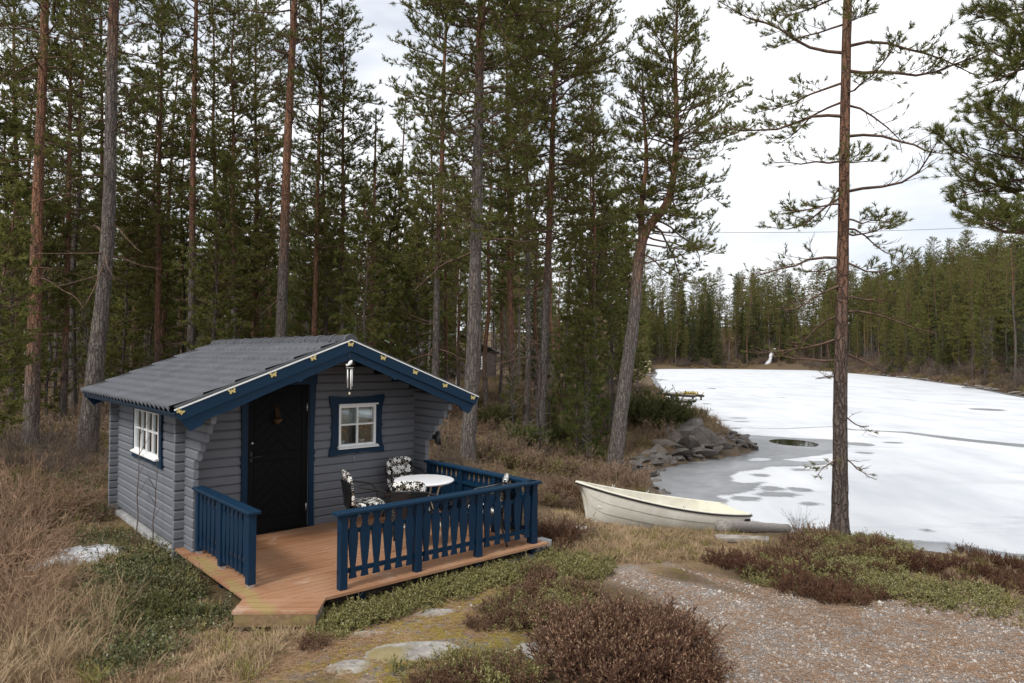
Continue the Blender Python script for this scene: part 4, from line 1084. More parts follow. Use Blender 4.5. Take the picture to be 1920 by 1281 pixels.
def tufts(P, D, rng, nb, ln, wd, spread=(.25, 1.0), back=.6):
    """needle brushes: nb slim triangles round each direction"""
    m = len(P); D = D / (np.linalg.norm(D, axis=1)[:, None] + 1e-9)
    A = np.cross(D, rng.normal(0, 1, (m, 3))); A /= np.linalg.norm(A, axis=1)[:, None] + 1e-9; B = np.cross(D, A); out = []
    for k in range(nb):
        ph = 2 * np.pi * k / nb + rng.uniform(-.5, .5, m); th = rng.uniform(*spread, m)
        d = D * np.cos(th)[:, None] + (A * np.cos(ph)[:, None] + B * np.sin(ph)[:, None]) * np.sin(th)[:, None]
        base = P + D * (ln * rng.uniform(-back, .25, m))[:, None]; L_ = (ln * rng.uniform(.7, 1.15, m))[:, None]
        s = np.cross(d, rng.normal(0, 1, (m, 3))); s /= np.linalg.norm(s, axis=1)[:, None] + 1e-9
        s = s * (wd * .5)
        out.append(np.stack([base - s * .5, base + s * .5, base + d * L_ * .55 + s, base + d * L_, base + d * L_ * .55 - s], 1) if False else np.stack([base - s, base + s, base + d * L_], 1))
    V = np.concatenate(out).reshape(-1, 3); T = np.arange(len(V)).reshape(-1, 3)
    return V, T

def grow(rng, trunk, trad, limbs, tuft, sec=.17, dens=1.0, dead_sec=.28):
    """trunk path (n,3), limbs = list of (height fraction, azimuth, elevation, length, needles 0..1, droop). Returns limb mesh, twig mesh, needle mesh arrays"""
    TL = len(trunk); LV, LQ = [], []; lo = 0; S0, S1, R0, R1 = [], [], [], []; TP, TD = [], []
    cum = np.arange(TL) / (TL - 1)
    for (tf, az, el, Ln, nd, droop) in limbs:
        i = min(int(tf * (TL - 1)), TL - 2); f = tf * (TL - 1) - i; p = trunk[i] * (1 - f) + trunk[i + 1] * f; r_t = trad[i] * (1 - f) + trad[i + 1] * f
        n = max(5, int(Ln / .28)); st = Ln / n; path = [p.copy()]; a, e = az, el; r0 = min(r_t * .5, .007 + .0085 * Ln); dirs = []
        for k in range(n):
            t = k / n; a += rng.normal(0, .24); e += rng.normal(0, .19) + droop * (1 - 2.2 * t) * -.12 + .05 * t
            e = max(-.9, min(1.2, e)); d = np.array([math.cos(e) * math.sin(a), math.cos(e) * math.cos(a), math.sin(e)]); dirs.append((a, e)); p = p + d * st; path.append(p.copy())
        path = np.array(path); rad = r0 * (1 - .85 * np.linspace(0, 1, n + 1)) + .003
        V, Q = np_tube(path, rad, 5 if r0 > .025 else 4); LV.append(V); LQ.append(Q + lo); lo += len(V)
        s = Ln * (.28 if nd > 0 else .25); sd = 1
        while s < Ln:
            q = s / st; k = min(int(q), n - 1); f = q - k; b = path[k] * (1 - f) + path[k + 1] * f; a0, e0 = dirs[k]; sd = -sd
            L2 = (.30 * (Ln - s) + .22) * rng.uniform(.55, 1.15); a2 = a0 + sd * rng.uniform(.45, 1.05); e2 = e0 * .4 + rng.normal(.12, .22); m2 = max(2, int(L2 / .16)); st2 = L2 / m2; rr = .0042 + .006 * L2
            bb = b
            for j in range(m2):
                a2 += rng.normal(0, .2); e2 += rng.normal(0, .12) + .06; d2 = np.array([math.cos(e2) * math.sin(a2), math.cos(e2) * math.cos(a2), math.sin(e2)]); nb_ = bb + d2 * st2
                S0.append(bb); S1.append(nb_); R0.append(rr * (1 - .7 * j / m2)); R1.append(rr * (1 - .7 * (j + 1) / m2))
                if rng.random() < max(nd, .6) * dens:
                    nt_ = 1 + (rng.random() < .75 * dens)
                    for _ in range(nt_):
                        a3 = a2 + rng.choice((-1, 1)) * rng.uniform(.3, 1.1); e3 = e2 + rng.uniform(-.15, .7); L3 = rng.uniform(.07, .20); d3 = np.array([math.cos(e3) * math.sin(a3), math.cos(e3) * math.cos(a3), math.sin(e3)]); o3 = bb + (nb_ - bb) * rng.random()
                        S0.append(o3); S1.append(o3 + d3 * L3); R0.append(.0042); R1.append(.0025)
                        if rng.random() < nd:
                            TP.append(o3 + d3 * L3); TD.append(d3 + np.array([0, 0, .25]))
                            if rng.random() < .55: TP.append(o3 + d3 * L3 * .45); TD.append(d3 + rng.normal(0, .35, 3))
                bb = nb_
            if rng.random() < nd: TP.append(bb); TD.append(d2)
            s += (sec if nd > 0 else dead_sec) * rng.uniform(.6, 1.5)
    LV = np.concatenate(LV); LQ = np.concatenate(LQ); SV, SQ = seg_mesh(np.array(S0), np.array(S1), np.array(R0), np.array(R1))
    V = np.concatenate([LV, SV]); Q = np.concatenate([LQ, SQ + len(LV)])
    N = tufts(np.array(TP), np.array(TD), rng, *tuft) if TP else None
    return (V, Q), N
def trunk_geo(rng, pts, r0, r1, sides=14, flare=.30, rough=.03):
    path = catmull(pts, 10); n = len(path); t = np.linspace(0, 1, n); rad = r0 + (r1 - r0) * t ** .9
    ht = path[:, 2] - path[0, 2]; rad = rad * (1 + flare * np.exp(-np.clip(ht, 0, None) / .22))
    path[0, 2] -= .25
    V, Q = np_tube(path, rad, sides, rough, rng); return path, rad, V, Q
def pine_limbs(rng, H_, t0, t1, Lmax, gap=.42, per=(2, 4), el=(.0, .7), shape=1.0, nd=1.0, dead_from=None, dead_n=0, dead_len=1.0, cone=False):
    out = []; z = t0 * H_
    while z < t1 * H_:
        u = (z / H_ - t0) / (t1 - t0 + 1e-9); Lp = Lmax * (.55 + .9 * u if u < .4 else 1.0 * (1 - ((u - .4) / .62) ** 2 * .9)) * shape
        a0 = rng.uniform(0, 6.28)
        if cone: Lp = Lmax * (1.12 * (1 - u) ** .85 + .12)
        for k in range(rng.integers(per[0], per[1] + 1)):
            e = el[0] + (el[1] - el[0]) * u + rng.normal(0, .15)
            out.append((min(z / H_ + rng.normal(0, .004), .995), a0 + 6.28 * k / per[1] + rng.normal(0, .4), e, max(.3, Lp * rng.uniform(.55, 1.15)), nd, rng.uniform(.2, 1.2) * (1 - u)))
        z += gap * rng.uniform(.6, 1.4)
    if dead_n:
        for k in range(dead_n):
            out.append((rng.uniform(dead_from or .1, t0 + .1), rng.uniform(0, 6.28), rng.normal(-.05, .2), dead_len * rng.uniform(.4, 1.2), 0.0, rng.uniform(.2, 1.5)))
    return out
def tree_meshes(name, trunk, limbs, needles, bark, limb_m='limb', needle_m='needle'):
    tm = np_mesh(name + '_trunk', trunk[2], trunk[3], mats=[M[bark]], smooth=True)
    lm = np_mesh(name + '_limbs', limbs[0], limbs[1], mats=[M[limb_m]], smooth=True)
    cm_ = np_mesh(name + '_crown', needles[0], None, needles[1], mats=[M[needle_m]]) if needles else None
    return tm, lm, cm_
def plant_tree(name, ms, loc, rz=0, s=1.0, label='', group=None, cat='tree', tilt=(0, 0)):
    r = empty(name, loc, rz); r.rotation_euler = (tilt[0], tilt[1], rz); r.scale = (s,) * 3 if not hasattr(s, '__len__') else s
    tag(r, label, cat, group)
    link('trunk', ms[0], r); link('limbs', ms[1], r)
    if ms[2]: link('crown', ms[2], r)
    return r
HERO = (11, .098, .020)
def hero(seed, px_base, Y, tops, dia, H_, t0, Lmax, bark, label, limbs=None, per=(2, 4), gap=.42, dead=(0, .2, 1.2), tuft=HERO, name='pine_tree', el=(-.05, .65), sec=.17, extra=None, needle='needle', nd=1.0, dens=1.0):
    """tops: list of (pixel x, pixel y) that the trunk passes above its base, at depth Y"""
    rng = np.random.default_rng(seed); bx, by_ = px_base; base = deep(bx, by_, Y); base[2] = Hs(base[0], base[1])
    pts = [np.zeros(3)]
    for (a, b_) in tops: pts.append(deep(a, b_, Y) - base)
    d = pts[-1] - pts[-2]; d = d / d[2]
    z = pts[-1][2]
    while z < H_ - .5:
        st = min(2.5, H_ - z); pts.append(pts[-1] + d * st + np.array([rng.normal(0, .06), rng.normal(0, .06), 0])); z += st
    pts = [p + (np.array([0, rng.normal(0, .08), 0]) if i else 0) for i, p in enumerate(pts)]
    tr = trunk_geo(rng, pts, dia / 2, .03)
    Ht = pts[-1][2]
    lm = (limbs or []) + pine_limbs(rng, Ht, t0, .99, Lmax, gap, per, el, dead_from=dead[1], dead_n=dead[0], dead_len=dead[2], nd=nd) if limbs is None or extra else limbs
    LM, N = grow(rng, tr[0], tr[1], lm, tuft, sec, dens)
    ms = tree_meshes(name, tr, LM, N, bark, needle_m=needle)
    return plant_tree(name, ms, tuple(base), 0, 1.0, label)
# the named trees of the photograph
hero(101, (57, 838), 18.6, [(66, 600), (70, 350), (78, 0)], .40, 16, .42, 2.6, 'bark_org', 'tall orange-barked pine with a straight bare trunk at the forest edge left of the cabin', dead=(16, .15, 1.6), gap=.36, dens=1.1)
hero(102, (160, 855), 17.2, [(180, 700), (200, 420), (214, 0)], .50, 17, .50, 2.6, 'bark_grey', 'thick dark-barked pine leaning slightly behind the rear corner of the cabin', dead=(14, .3, 1.8), gap=.36, dens=1.1)
hero(103, (352, 800), 26, [(358, 600), (364, 300), (366, 0)], .36, 18, .40, 2.6, 'bark_mid', 'slim pine rising behind the tiled roof beside the dark leaning pine', dead=(16, .12, 1.5), gap=.33, dens=1.1)
hero(104, (520, 790), 24, [(528, 600), (538, 300), (549, 0)], .46, 19, .48, 3.4, 'bark_mid', 'pine with orange upper trunk rising behind the middle of the cabin roof', dead=(18, .2, 2.2), gap=.34, dens=1.1)
hero(105, (694, 780), 28, [(696, 600), (700, 400), (704, 200)], .26, 13, .30, 1.8, 'bark_org', 'narrow orange pine rising behind the roof ridge end', dead=(12, .1, 1.0))
hero(106, (876, 872), 18.4, [(884, 700), (893, 430), (900, 100)], .44, 17.5, .34, 3.3, 'bark_grey', 'large grey-barked pine standing just behind the deck railing', gap=.28, per=(3, 5), dead=(16, .3, 1.8), sec=.14, dens=1.2)
hero(107, (1013, 815), 24, [(1020, 650), (1030, 430), (1038, 200)], .36, 17, .36, 3.3, 'bark_mid', 'orange-topped pine between the large grey pine and the shore', gap=.27, per=(3, 5), dead=(18, .12, 2.0), sec=.14, dens=1.2)
# leaning shore pine with two stems
rng = np.random.default_rng(108); Y8 = 21.6
b8 = deep(1150, 893, Y8); b8[2] = Hs(b8[0], b8[1])
st1 = [np.zeros(3)] + [deep(a, c, Y8) - b8 for a, c in ((1166, 760), (1188, 600), (1205, 450), (1255, 370), (1268, 250), (1266, 120), (1270, 10))]
st2 = [deep(a, c, Y8 + .1) - b8 for a, c in ((1203, 455), (1203, 380), (1212, 300), (1206, 200), (1204, 130))]
tr = trunk_geo(rng, st1, .265, .03); tr2 = trunk_geo(rng, st2, .12, .02, 10, 0); tr2[0][0, 2] += .25
Hq = st1[-1][2]
lm1 = pine_limbs(rng, Hq, .48, .99, 2.5, .26, (3, 5), (-.1, .9), dead_from=.3, dead_n=5, dead_len=1.6)
for tf, az, L_, dr in ((.47, 1.7, 3.4, 1.0), (.49, 1.3, 3.0, .8), (.44, 1.9, 2.9, 1.4), (.42, 1.5, 2.6, 1.6), (.40, 2.2, 2.4, 1.2), (.46, .9, 2.6, .8), (.38, 1.2, 2.2, 1.5), (.43, 4.4, 1.8, 1.0)): lm1.append((tf, az, -.05, L_, .9, dr))
lm2 = pine_limbs(rng, Hq, .15, .99, 1.5, .6, (3, 4), (.1, .9))
G1, N1 = grow(rng, tr[0], tr[1], lm1, HERO, .13, 1.25); G2, N2 = grow(rng, tr2[0], tr2[1], [(a, b_, c, d, e, f) for a, b_, c, d, e, f in lm2], HERO)
TV = np.concatenate([tr[2], tr2[2]]); TQ = np.concatenate([tr[3], tr2[3] + len(tr[2])])
GV = (np.concatenate([G1[0], G2[0]]), np.concatenate([G1[1], G2[1] + len(G1[0])])); NV = (np.concatenate([N1[0], N2[0]]), np.concatenate([N1[1], N2[1] + len(N1[0])]))
plant_tree('pine_tree', tree_meshes('shore_pine', (0, 0, TV, TQ), GV, NV, 'bark_mid'), tuple(b8), label='forked pine leaning out over the lake shore behind the boat')
# single pine on the mound by the lake
rng = np.random.default_rng(109); Y9 = 11.45
def zf(py): return (deep(1580, py, Y9)[2] - Hs(5.45, 11.45)) / 15.5
l9 = []
for py, az, el, L_, nd, dr in ((20, -1.5, .15, 2.4, .9, .6), (45, 1.5, -.1, 2.6, .9, -.2), (60, -1.7, -.3, 1.6, .9, .6), (10, 1.9, .2, 2.2, .95, .2), (75, 2.6, -.1, 1.4, .9, .3), (85, -.6, -.1, 1.4, .9, .3), (105, -1.4, .25, 2.4, .75, 2.0), (90, 1.3, .1, 1.5, .2, 1.6), (130, 1.7, .2, 2.0, .12, 1.5), (150, -2.2, -.2, 1.5, .8, .8), (160, -1.2, .0, 1.2, .3, .5),
                              (200, 1.4, -.1, 2.0, .3, .3), (205, -1.6, -.35, 1.3, .95, .2), (215, -1.9, -.2, 1.2, .95, .4), (250, 1.6, .25, 1.1, .3, 2.6), (255, 1.2, -.1, 1.0, .7, .6), (295, -1.5, .15, 1.8, .25, 1.9), (300, 1.6, -.1, 1.0, .6, 1.0), (340, -1.7, .1, 1.7, .1, 2.0), (390, 1.5, .05, 1.5, .1, 1.3), (395, -1.3, .0, 1.2, .15, 1.6), (440, -1.5, .0, 1.5, .15, 1.0),
                              (470, 1.6, .1, 1.1, .05, 1.4), (485, -1.7, .05, 1.2, .06, 1.6), (600, 1.6, .0, .5, .05, 1.4), (690, 1.6, -.1, .6, 0, 2.2), (700, -1.9, -.1, .7, .35, .6), (520, -.3, .1, .9, .1, .6), (360, 2.8, .0, .9, .2, .4), (180, .4, .1, 1.2, .6, .4), (235, 3.0, -.1, 1.0, .7, .4), (310, .2, .0, 1.1, .4, .4)):
    l9.append((zf(py), az, el, L_, nd, dr))
l9 += pine_limbs(rng, 15.5, .60, .99, 2.3, .45, (2, 4), (-.05, .7))
hero(109, (1574, 1006), Y9, [(1574, 900), (1576, 700), (1580, 450), (1588, 100)], .285, 15.5, .6, 2.2, 'bark_low', 'single straight pine standing on the heather mound by the ice', limbs=[(a, b_, c, d, min(1, e * 1.25 + .04), f) for a, b_, c, d, e, f in l9], tuft=(14, .082, .012), sec=.105, dens=1.3)
# pine beside the photographer's right: only its branches reach into view
rng = np.random.default_rng(110)
l10 = []
Z10 = Hs(6.15, 7.3); 
for z, az, el, L_, dr in ((3.55, -1.35, .02, 2.3, -.2), (3.75, -1.75, .05, 1.9, .2), (3.9, -1.0, .1, 1.7, .2), (4.15, -1.5, .05, 1.3, .3), (4.65, -1.6, .1, 1.55, .6), (4.95, -1.3, .15, 1.6, .5), (5.2, -1.7, .1, 1.3, .6), (5.35, -1.1, .2, 1.5, .5), (5.6, -1.5, .25, 1.2, .6), (5.9, -1.4, .3, 1.1, .3), (3.6, 1.4, 0, 1.8, .3), (4.4, 2.0, 0, 1.8, .3), (5.2, .8, .1, 1.7, .3), (5.0, 2.9, .1, 1.6, .3), (3.9, .2, .0, 1.8, .4), (3.7, 3.0, .0, 1.4, .3)):
    l10.append(((z - Z10) / 11.0, az, el, L_ * (.72 if z > 4.2 else (.92 if z > 3.5 else .8)), 1.0, dr))
for z, az, el, L_, dr in ((3.45, -1.6, .0, 1.7, .0), (3.6, -1.15, .1, 1.9, -.1), (3.85, -1.45, .15, 1.6, .2), (4.5, -1.4, .0, 1.5, .4), (4.8, -1.75, .1, 1.5, .4), (5.1, -1.45, .05, 1.7, .4), (5.45, -1.55, .1, 1.5, .3), (5.75, -1.25, .2, 1.4, .3), (4.75, -1.0, .1, 1.5, .4)):
    l10.append(((z - Z10) / 11.0, az, el, L_ * (.72 if z > 4.2 else (.92 if z > 3.5 else .8)), 1.0, dr))
l10 += pine_limbs(rng, 11, .60, .99, 1.7, .4, (3, 5), (.1, .9))
tr = trunk_geo(rng, [np.array(p) for p in ((0, 0, 0), (.03, .02, 3), (-.03, 0, 6), (.02, .02, 9), (0, 0, 11))], .14, .03); LM, N = grow(rng, tr[0], tr[1], l10, (26, .080, .0072), .085, 1.4)
plant_tree('pine_tree', tree_meshes('near_pine', tr, LM, N, 'bark_org'), (6.15, 7.3, Z10), label='bushy pine whose branches reach in beside the gravel path')

# forest trees: a few models, many individuals
FAR = (7, .17, .040)
def variant(seed, H_, dia, t0, Lmax, bark, gap, per, dead, el=(-.05, .7), tuft=FAR, needle='needle', sec=.30, lean=.3, dens=.85, nd=1.0, limb_m='limb', cone=False):
    rng = np.random.default_rng(seed); pts = [np.zeros(3)]; n = 6; c = rng.normal(0, lean, 2)
    for k in range(1, n + 1):
        t = k / n; pts.append(np.array([c[0] * t * t + rng.normal(0, .05), c[1] * t * t + rng.normal(0, .05), H_ * t]))
    tr = trunk_geo(rng, pts, dia / 2, .02, 9); lm = pine_limbs(rng, H_, t0, .99, Lmax, gap, per, el, nd=nd, dead_from=.06, dead_n=dead[0], dead_len=dead[1], cone=cone)
    G, N = grow(rng, tr[0], tr[1], lm, tuft, sec, dens, .4); return tree_meshes('forest_tree', tr, G, N, bark, limb_m, needle)
PV = [variant(201, 16, .27, .45, 2.0, 'bark_org', .55, (3, 4), (14, 1.1)), variant(202, 15, .22, .40, 1.7, 'bark_mid', .5, (3, 4), (18, 1.0)), variant(203, 17, .30, .38, 2.3, 'bark_grey', .55, (3, 4), (16, 1.4)),
      variant(204, 13, .17, .32, 1.4, 'bark_org', .45, (3, 4), (16, .8)), variant(205, 14.5, .20, .5, 1.6, 'bark_mid', .5, (3, 5), (20, .9))]
YV = [variant(211, 7.5, .11, .10, 1.35, 'bark_mid', .30, (4, 5), (3, .5), (.1, .8), dens=.9, sec=.26), variant(212, 10, .14, .16, 1.5, 'bark_mid', .36, (4, 5), (5, .7), (.05, .8), dens=.9, sec=.26)]
SAP = [variant(221, 2.3, .045, .08, .50, 'bark_mid', .22, (4, 5), (0, 0), (.3, .9), tuft=(9, .11, .016), needle='needle_young', sec=.13, lean=.05), variant(222, 3.4, .06, .12, .7, 'bark_mid', .26, (4, 5), (0, 0), (.2, .9), tuft=(9, .12, .018), needle='needle_young', sec=.15, lean=.08)]
SV = [variant(231, 15.5, .26, .06, 2.3, 'bark_dark', .33, (5, 6), (0, 0), (-.45, .5), tuft=(8, .16, .045), needle='needle_spruce', sec=.20, lean=.1, cone=True), variant(232, 11, .2, .05, 2.0, 'bark_dark', .30, (5, 6), (0, 0), (-.35, .5), tuft=(8, .15, .042), needle='needle_spruce', sec=.20, lean=.1, cone=True)]
BV = [variant(241, 12, .15, .35, 1.8, 'birch', .55, (2, 3), (4, 1.2), (.5, 1.0), needle='needle', nd=0.0, sec=.3, limb_m='deadlimb'), variant(242, 9, .10, .2, 1.4, 'bark_dark', .4, (2, 4), (8, 1.0), (.4, 1.0), nd=0.0, sec=.25, limb_m='deadlimb')]
FV = [variant(251, 19, .30, .30, 2.7, 'bark_mid', .42, (3, 5), (20, 1.6), tuft=(8, .125, .026), sec=.19, dens=1.0), variant(252, 18, .27, .36, 2.4, 'bark_org', .42, (3, 5), (18, 1.5), tuft=(8, .125, .026), sec=.19, dens=1.0)]
placed = []
PLAB = ['slender orange-barked pine among the forest behind the cabin', 'slender pine with grey foot and orange top in the forest behind the cabin', 'stout grey-barked pine among the forest behind the cabin', 'thin orange-barked pine among the forest behind the cabin', 'thin high-crowned pine among the forest behind the cabin']
FLAB = ['orange-barked pine in the forest across the frozen lake', 'pine with grey foot and orange top across the frozen lake', 'stout grey-barked pine across the frozen lake', 'thin orange-barked pine across the frozen lake', 'thin high-crowned pine across the frozen lake']
YLAB = ['small bushy pine, green almost to the ground, between the forest trunks behind the cabin', 'bushy half-grown pine between the taller forest trunks behind the cabin']
SLAB = ['tall dark spruce deep in the forest behind the cabin', 'shorter dark spruce deep in the forest behind the cabin']
S2LAB = ['tall dark spruce in the forest across the frozen lake', 'shorter dark spruce in the forest across the frozen lake']
def ok(x, y, dmin): return all((x - a) ** 2 + (y - b_) ** 2 > dmin * dmin for a, b_ in placed)
def put(ms, x, y, s, label, group, name='pine_tree', cat='tree'):
    placed.append((x, y)); plant_tree(name, ms, (x, y, Hs(x, y)), rnd.uniform(0, 6.28), s, label, group, cat, (rnd.gauss(0, .015), rnd.gauss(0, .015)))
GF = 'pines standing in the forest behind the cabin'
for (px, Y, v, s) in ((140, 28, 2, 1), (305, 32, 0, 1), (400, 30, 1, 1.15), (455, 40, 4, 1), (470, 33, 3, 1), (610, 30, 1, .95), (640, 38, 3, 1), (735, 36, 0, .95), (762, 42, 4, 1), (818, 31, 2, .8), (836, 36, 0, .85), (862, 40, 3, 1), (913, 33, 0, .9), (936, 37, 3, 1.1), (956, 34, 3, 1.15), (985, 27, 2, .9), (1003, 38, 0, .85), (1062, 40, 4, 1), (1085, 36, 0, .9), (1108, 33, 3, 1.1), (1124, 42, 3, 1), (1180, 46, 1, 1),
                      (20, 30, 1, 1), (102, 34, 4, 1), (248, 36, 0, 1), (275, 44, 4, 1), (335, 38, 3, 1.1), (425, 45, 1, 1), (505, 44, 0, 1), (575, 46, 1, 1), (665, 48, 1, 1), (700, 52, 0, 1), (790, 50, 1, 1), (885, 48, 4, 1), (970, 50, 1, 1), (1035, 54, 0, 1), (1145, 56, 4, 1)):
    p = deep(px, 700, Y); put(PV[v], p[0], p[1], s * 1.08, PLAB[v], GF)
for (px, Y, v, s) in ((-40, 21, 0, 1), (118, 24, 1, .95), (300, 27, 1, 1.05), (432, 27, 0, .9), (585, 27, 1, 1.05), (645, 28, 0, .9), (815, 24.5, 0, 1), (962, 29, 1, 1.05), (1120, 29, 0, .85), (480, 31, 1, 1.1), (190, 30, 1, 1.1), (30, 27, 1, 1.1)):
    p = deep(px, 700, Y); put(FV[v], p[0], p[1], s, ('tall broad-crowned grey and orange pine of the forest edge behind the cabin', 'tall broad-crowned orange-barked pine of the forest edge behind the cabin')[v], GF)
for (px, Y) in ((800, 34), (838 + 17, 44), (44, 40)):
    p = deep(px, 700, Y); put(BV[0], p[0], p[1], 1, 'white-stemmed leafless birch among the forest pines', 'birches among the pines', 'birch_tree')
# bushy younger trees that fill the middle storey
for (px, Y, v, s) in ((-10, 14.5, 1, .62), (20, 22, 1, 1), (90, 24, 0, 1), (130, 40, 1, 1.1), (230, 27, 1, 1), (285, 30, 0, 1.15), (340, 33, 1, 1), (390, 24, 1, .95), (440, 30, 0, 1.2), (500, 35, 1, 1), (580, 30, 1, .95), (620, 36, 0, 1.2), (690, 24, 1, .85), (715, 30, 1, 1.1), (760, 34, 1, 1), (780, 27, 0, 1), (1115, 30, 1, 1), (1150, 33, 1, 1.05), (1180, 38, 1, 1.1), (1100, 24, 0, .8), (860, 46, 1, 1.2), (1195, 60, 1, 1.2)):
    p = deep(px, 700, Y); put(YV[v], p[0], p[1], s, YLAB[v], 'younger pines in the forest behind the cabin', 'young_pine')
for (px, py, v, s) in ((1105, 860, 1, .9), (1080, 868, 0, 1), (1055, 830, 1, 1.1), (1120, 845, 0, 1.1), (960, 815, 0, .9), (1028, 842, 0, .8), (35, 800, 1, 1.1)):
    p = spot(px, py); put(SAP[v], p[0], p[1], s, 'light green pine sapling in the heath beside the forest edge', 'pine saplings on the heath', 'pine_sapling')
for (px, Y, v) in ((30, 52, 0), (180, 55, 0), (560, 58, 0), (640, 60, 1), (830, 62, 0), (1000, 64, 0), (1160, 66, 0), (310, 60, 1)):
    p = deep(px, 700, Y); put(SV[v], p[0], p[1], 1, SLAB[v], 'spruces in the forest', 'spruce_tree')
n = 0; tries = 0
while n < 62 and tries < 4000:                       # the rest of the near forest
    tries += 1
    px = rnd.uniform(-150, 1195); Y = rnd.uniform(34, 85); p = deep(px, 690, Y)
    if poly_sdf(np.array([[p[0], p[1]]]), LAKE)[0] < 2.0 or not ok(p[0], p[1], 2.4): continue
    k = rnd.random(); n += 1
    v = rnd.randrange(5); v2 = v % 2
    if k < .5: put(PV[v], p[0], p[1], rnd.uniform(.85, 1.12), PLAB[v], GF)
    elif k < .66: put(YV[v2], p[0], p[1], rnd.uniform(.85, 1.3), YLAB[v2], 'younger pines in the forest behind the cabin', 'young_pine')
    elif k < .74: put(SV[v2], p[0], p[1], rnd.uniform(.8, 1.0), SLAB[v2], 'spruces in the forest', 'spruce_tree')
    else: put(BV[1], p[0], p[1], rnd.uniform(.8, 1.1), 'thin leafless tree with grey twigs in the forest behind the cabin', 'leafless trees in the forest', 'bare_tree')
for k in range(26):                                   # thin bare undergrowth trees
    px = rnd.choice((rnd.uniform(0, 420), rnd.uniform(900, 1180))); Y = rnd.uniform(21, 34); p = deep(px, 700, Y)
    if poly_sdf(np.array([[p[0], p[1]]]), LAKE)[0] < 1.2: continue
    put(BV[1], p[0], p[1], rnd.uniform(.25, .6), 'thin leafless sapling with grey twigs at the forest edge', 'leafless saplings at the forest edge', 'bare_tree')
# far shore across the ice: pines and spruces down to the water
def shore_row(px0, px1, n, back, sc_=(.85, 1.2), lab='pine in the dark forest across the frozen lake', grp='pines on the far shore'):
    c = 0; t = 0
    while c < n and t < 6000:
        t += 1
        px = rnd.uniform(px0, px1); Y = rnd.uniform(60, 300); p = deep(px, 700, Y); d = float(poly_sdf(np.array([[p[0], p[1]]]), LAKE)[0])
        if d < back[0] or d > back[1] or not ok(p[0], p[1], 1.7): continue
        if p[0] < 38 and p[1] < 200: continue
        c += 1; k = rnd.random(); s = rnd.uniform(*sc_)
        v = rnd.randrange(5); v2 = v % 2
        if k < .50: put(PV[v], p[0], p[1], s, FLAB[v], grp)
        elif k < .72: put(YV[1], p[0], p[1], s * 1.25, 'bushy low-branched pine across the frozen lake', grp)
        elif k < .86: put(SV[v2], p[0], p[1], s, S2LAB[v2], 'spruces on the far shore', 'spruce_tree')
        else: put(BV[1], p[0], p[1], s, 'leafless grey tree in the forest across the frozen lake', 'leafless trees on the far shore', 'bare_tree')
shore_row(1205, 1560, 105, (1.5, 18), (1.0, 1.35)); shore_row(1500, 2000, 115, (1.5, 16), (.85, 1.2))

# ------------------------------------------------------------------ scatter: what nobody could count
def gn_scatter(name, pts, rot, scl, sources, label=None):
    """one object of kind stuff: small plants or stones set out on points"""
    coll = bpy.data.collections.new(name + '_sources')
    for i, me in enumerate(sources):
        o = bpy.data.objects.new('%s_source_%02d' % (name, i), me); coll.objects.link(o)
    m = bpy.data.meshes.new(name); m.vertices.add(len(pts)); m.vertices.foreach_set('co', np.asarray(pts, np.float32).ravel())
    m.attributes.new('rot', 'FLOAT_VECTOR', 'POINT').data.foreach_set('vector', np.asarray(rot, np.float32).ravel())
    m.attributes.new('scl', 'FLOAT', 'POINT').data.foreach_set('value', np.asarray(scl, np.float32).ravel())
    m.attributes.new('pick', 'INT', 'POINT').data.foreach_set('value', RG.integers(0, len(sources), len(pts)).astype(np.int32))
    o = link(name, m); tag(o, kind='stuff')
    if label: o['label'] = label
    g = bpy.data.node_groups.new(name, 'GeometryNodeTree'); g.interface.new_socket('Geometry', in_out='INPUT', socket_type='NodeSocketGeometry'); g.interface.new_socket('Geometry', in_out='OUTPUT', socket_type='NodeSocketGeometry')
    N = g.nodes; gi = N.new('NodeGroupInput'); go = N.new('NodeGroupOutput'); ip = N.new('GeometryNodeInstanceOnPoints'); ci = N.new('GeometryNodeCollectionInfo')
    ci.inputs['Collection'].default_value = coll; ci.inputs['Separate Children'].default_value = True; ci.inputs['Reset Children'].default_value = True
    def na(nm, ty): x = N.new('GeometryNodeInputNamedAttribute'); x.data_type = ty; x.inputs['Name'].default_value = nm; return x.outputs[0]
    g.links.new(gi.outputs[0], ip.inputs['Points']); g.links.new(ci.outputs[0], ip.inputs['Instance']); ip.inputs['Pick Instance'].default_value = True
    g.links.new(na('pick', 'INT'), ip.inputs['Instance Index']); g.links.new(na('rot', 'FLOAT_VECTOR'), ip.inputs['Rotation']); g.links.new(na('scl', 'FLOAT'), ip.inputs['Scale'])
    g.links.new(ip.outputs[0], go.inputs[0]); md = o.modifiers.new('scatter', 'NODES'); md.node_group = g
    return o
def rots(n, tilt=.12): return np.stack([RG.normal(0, tilt, n), RG.normal(0, tilt, n), RG.uniform(0, 6.28, n)], -1)
DECKP = np.array([(c2w(*p)[0], c2w(*p)[1]) for p in ((.74, 3.75), (.74, -2.36), (.55, -2.65), (1.25, -3.15), (1.45, -2.90), (4.62, -2.90), (4.62, 0), (4.62, 3.75))])
DECK_IN = np.array([(c2w(*p)[0], c2w(*p)[1]) for p in ((.86, 3.6), (.86, -2.2), (1.0, -2.45), (1.5, -2.78), (4.5, -2.78), (4.5, 3.6))])
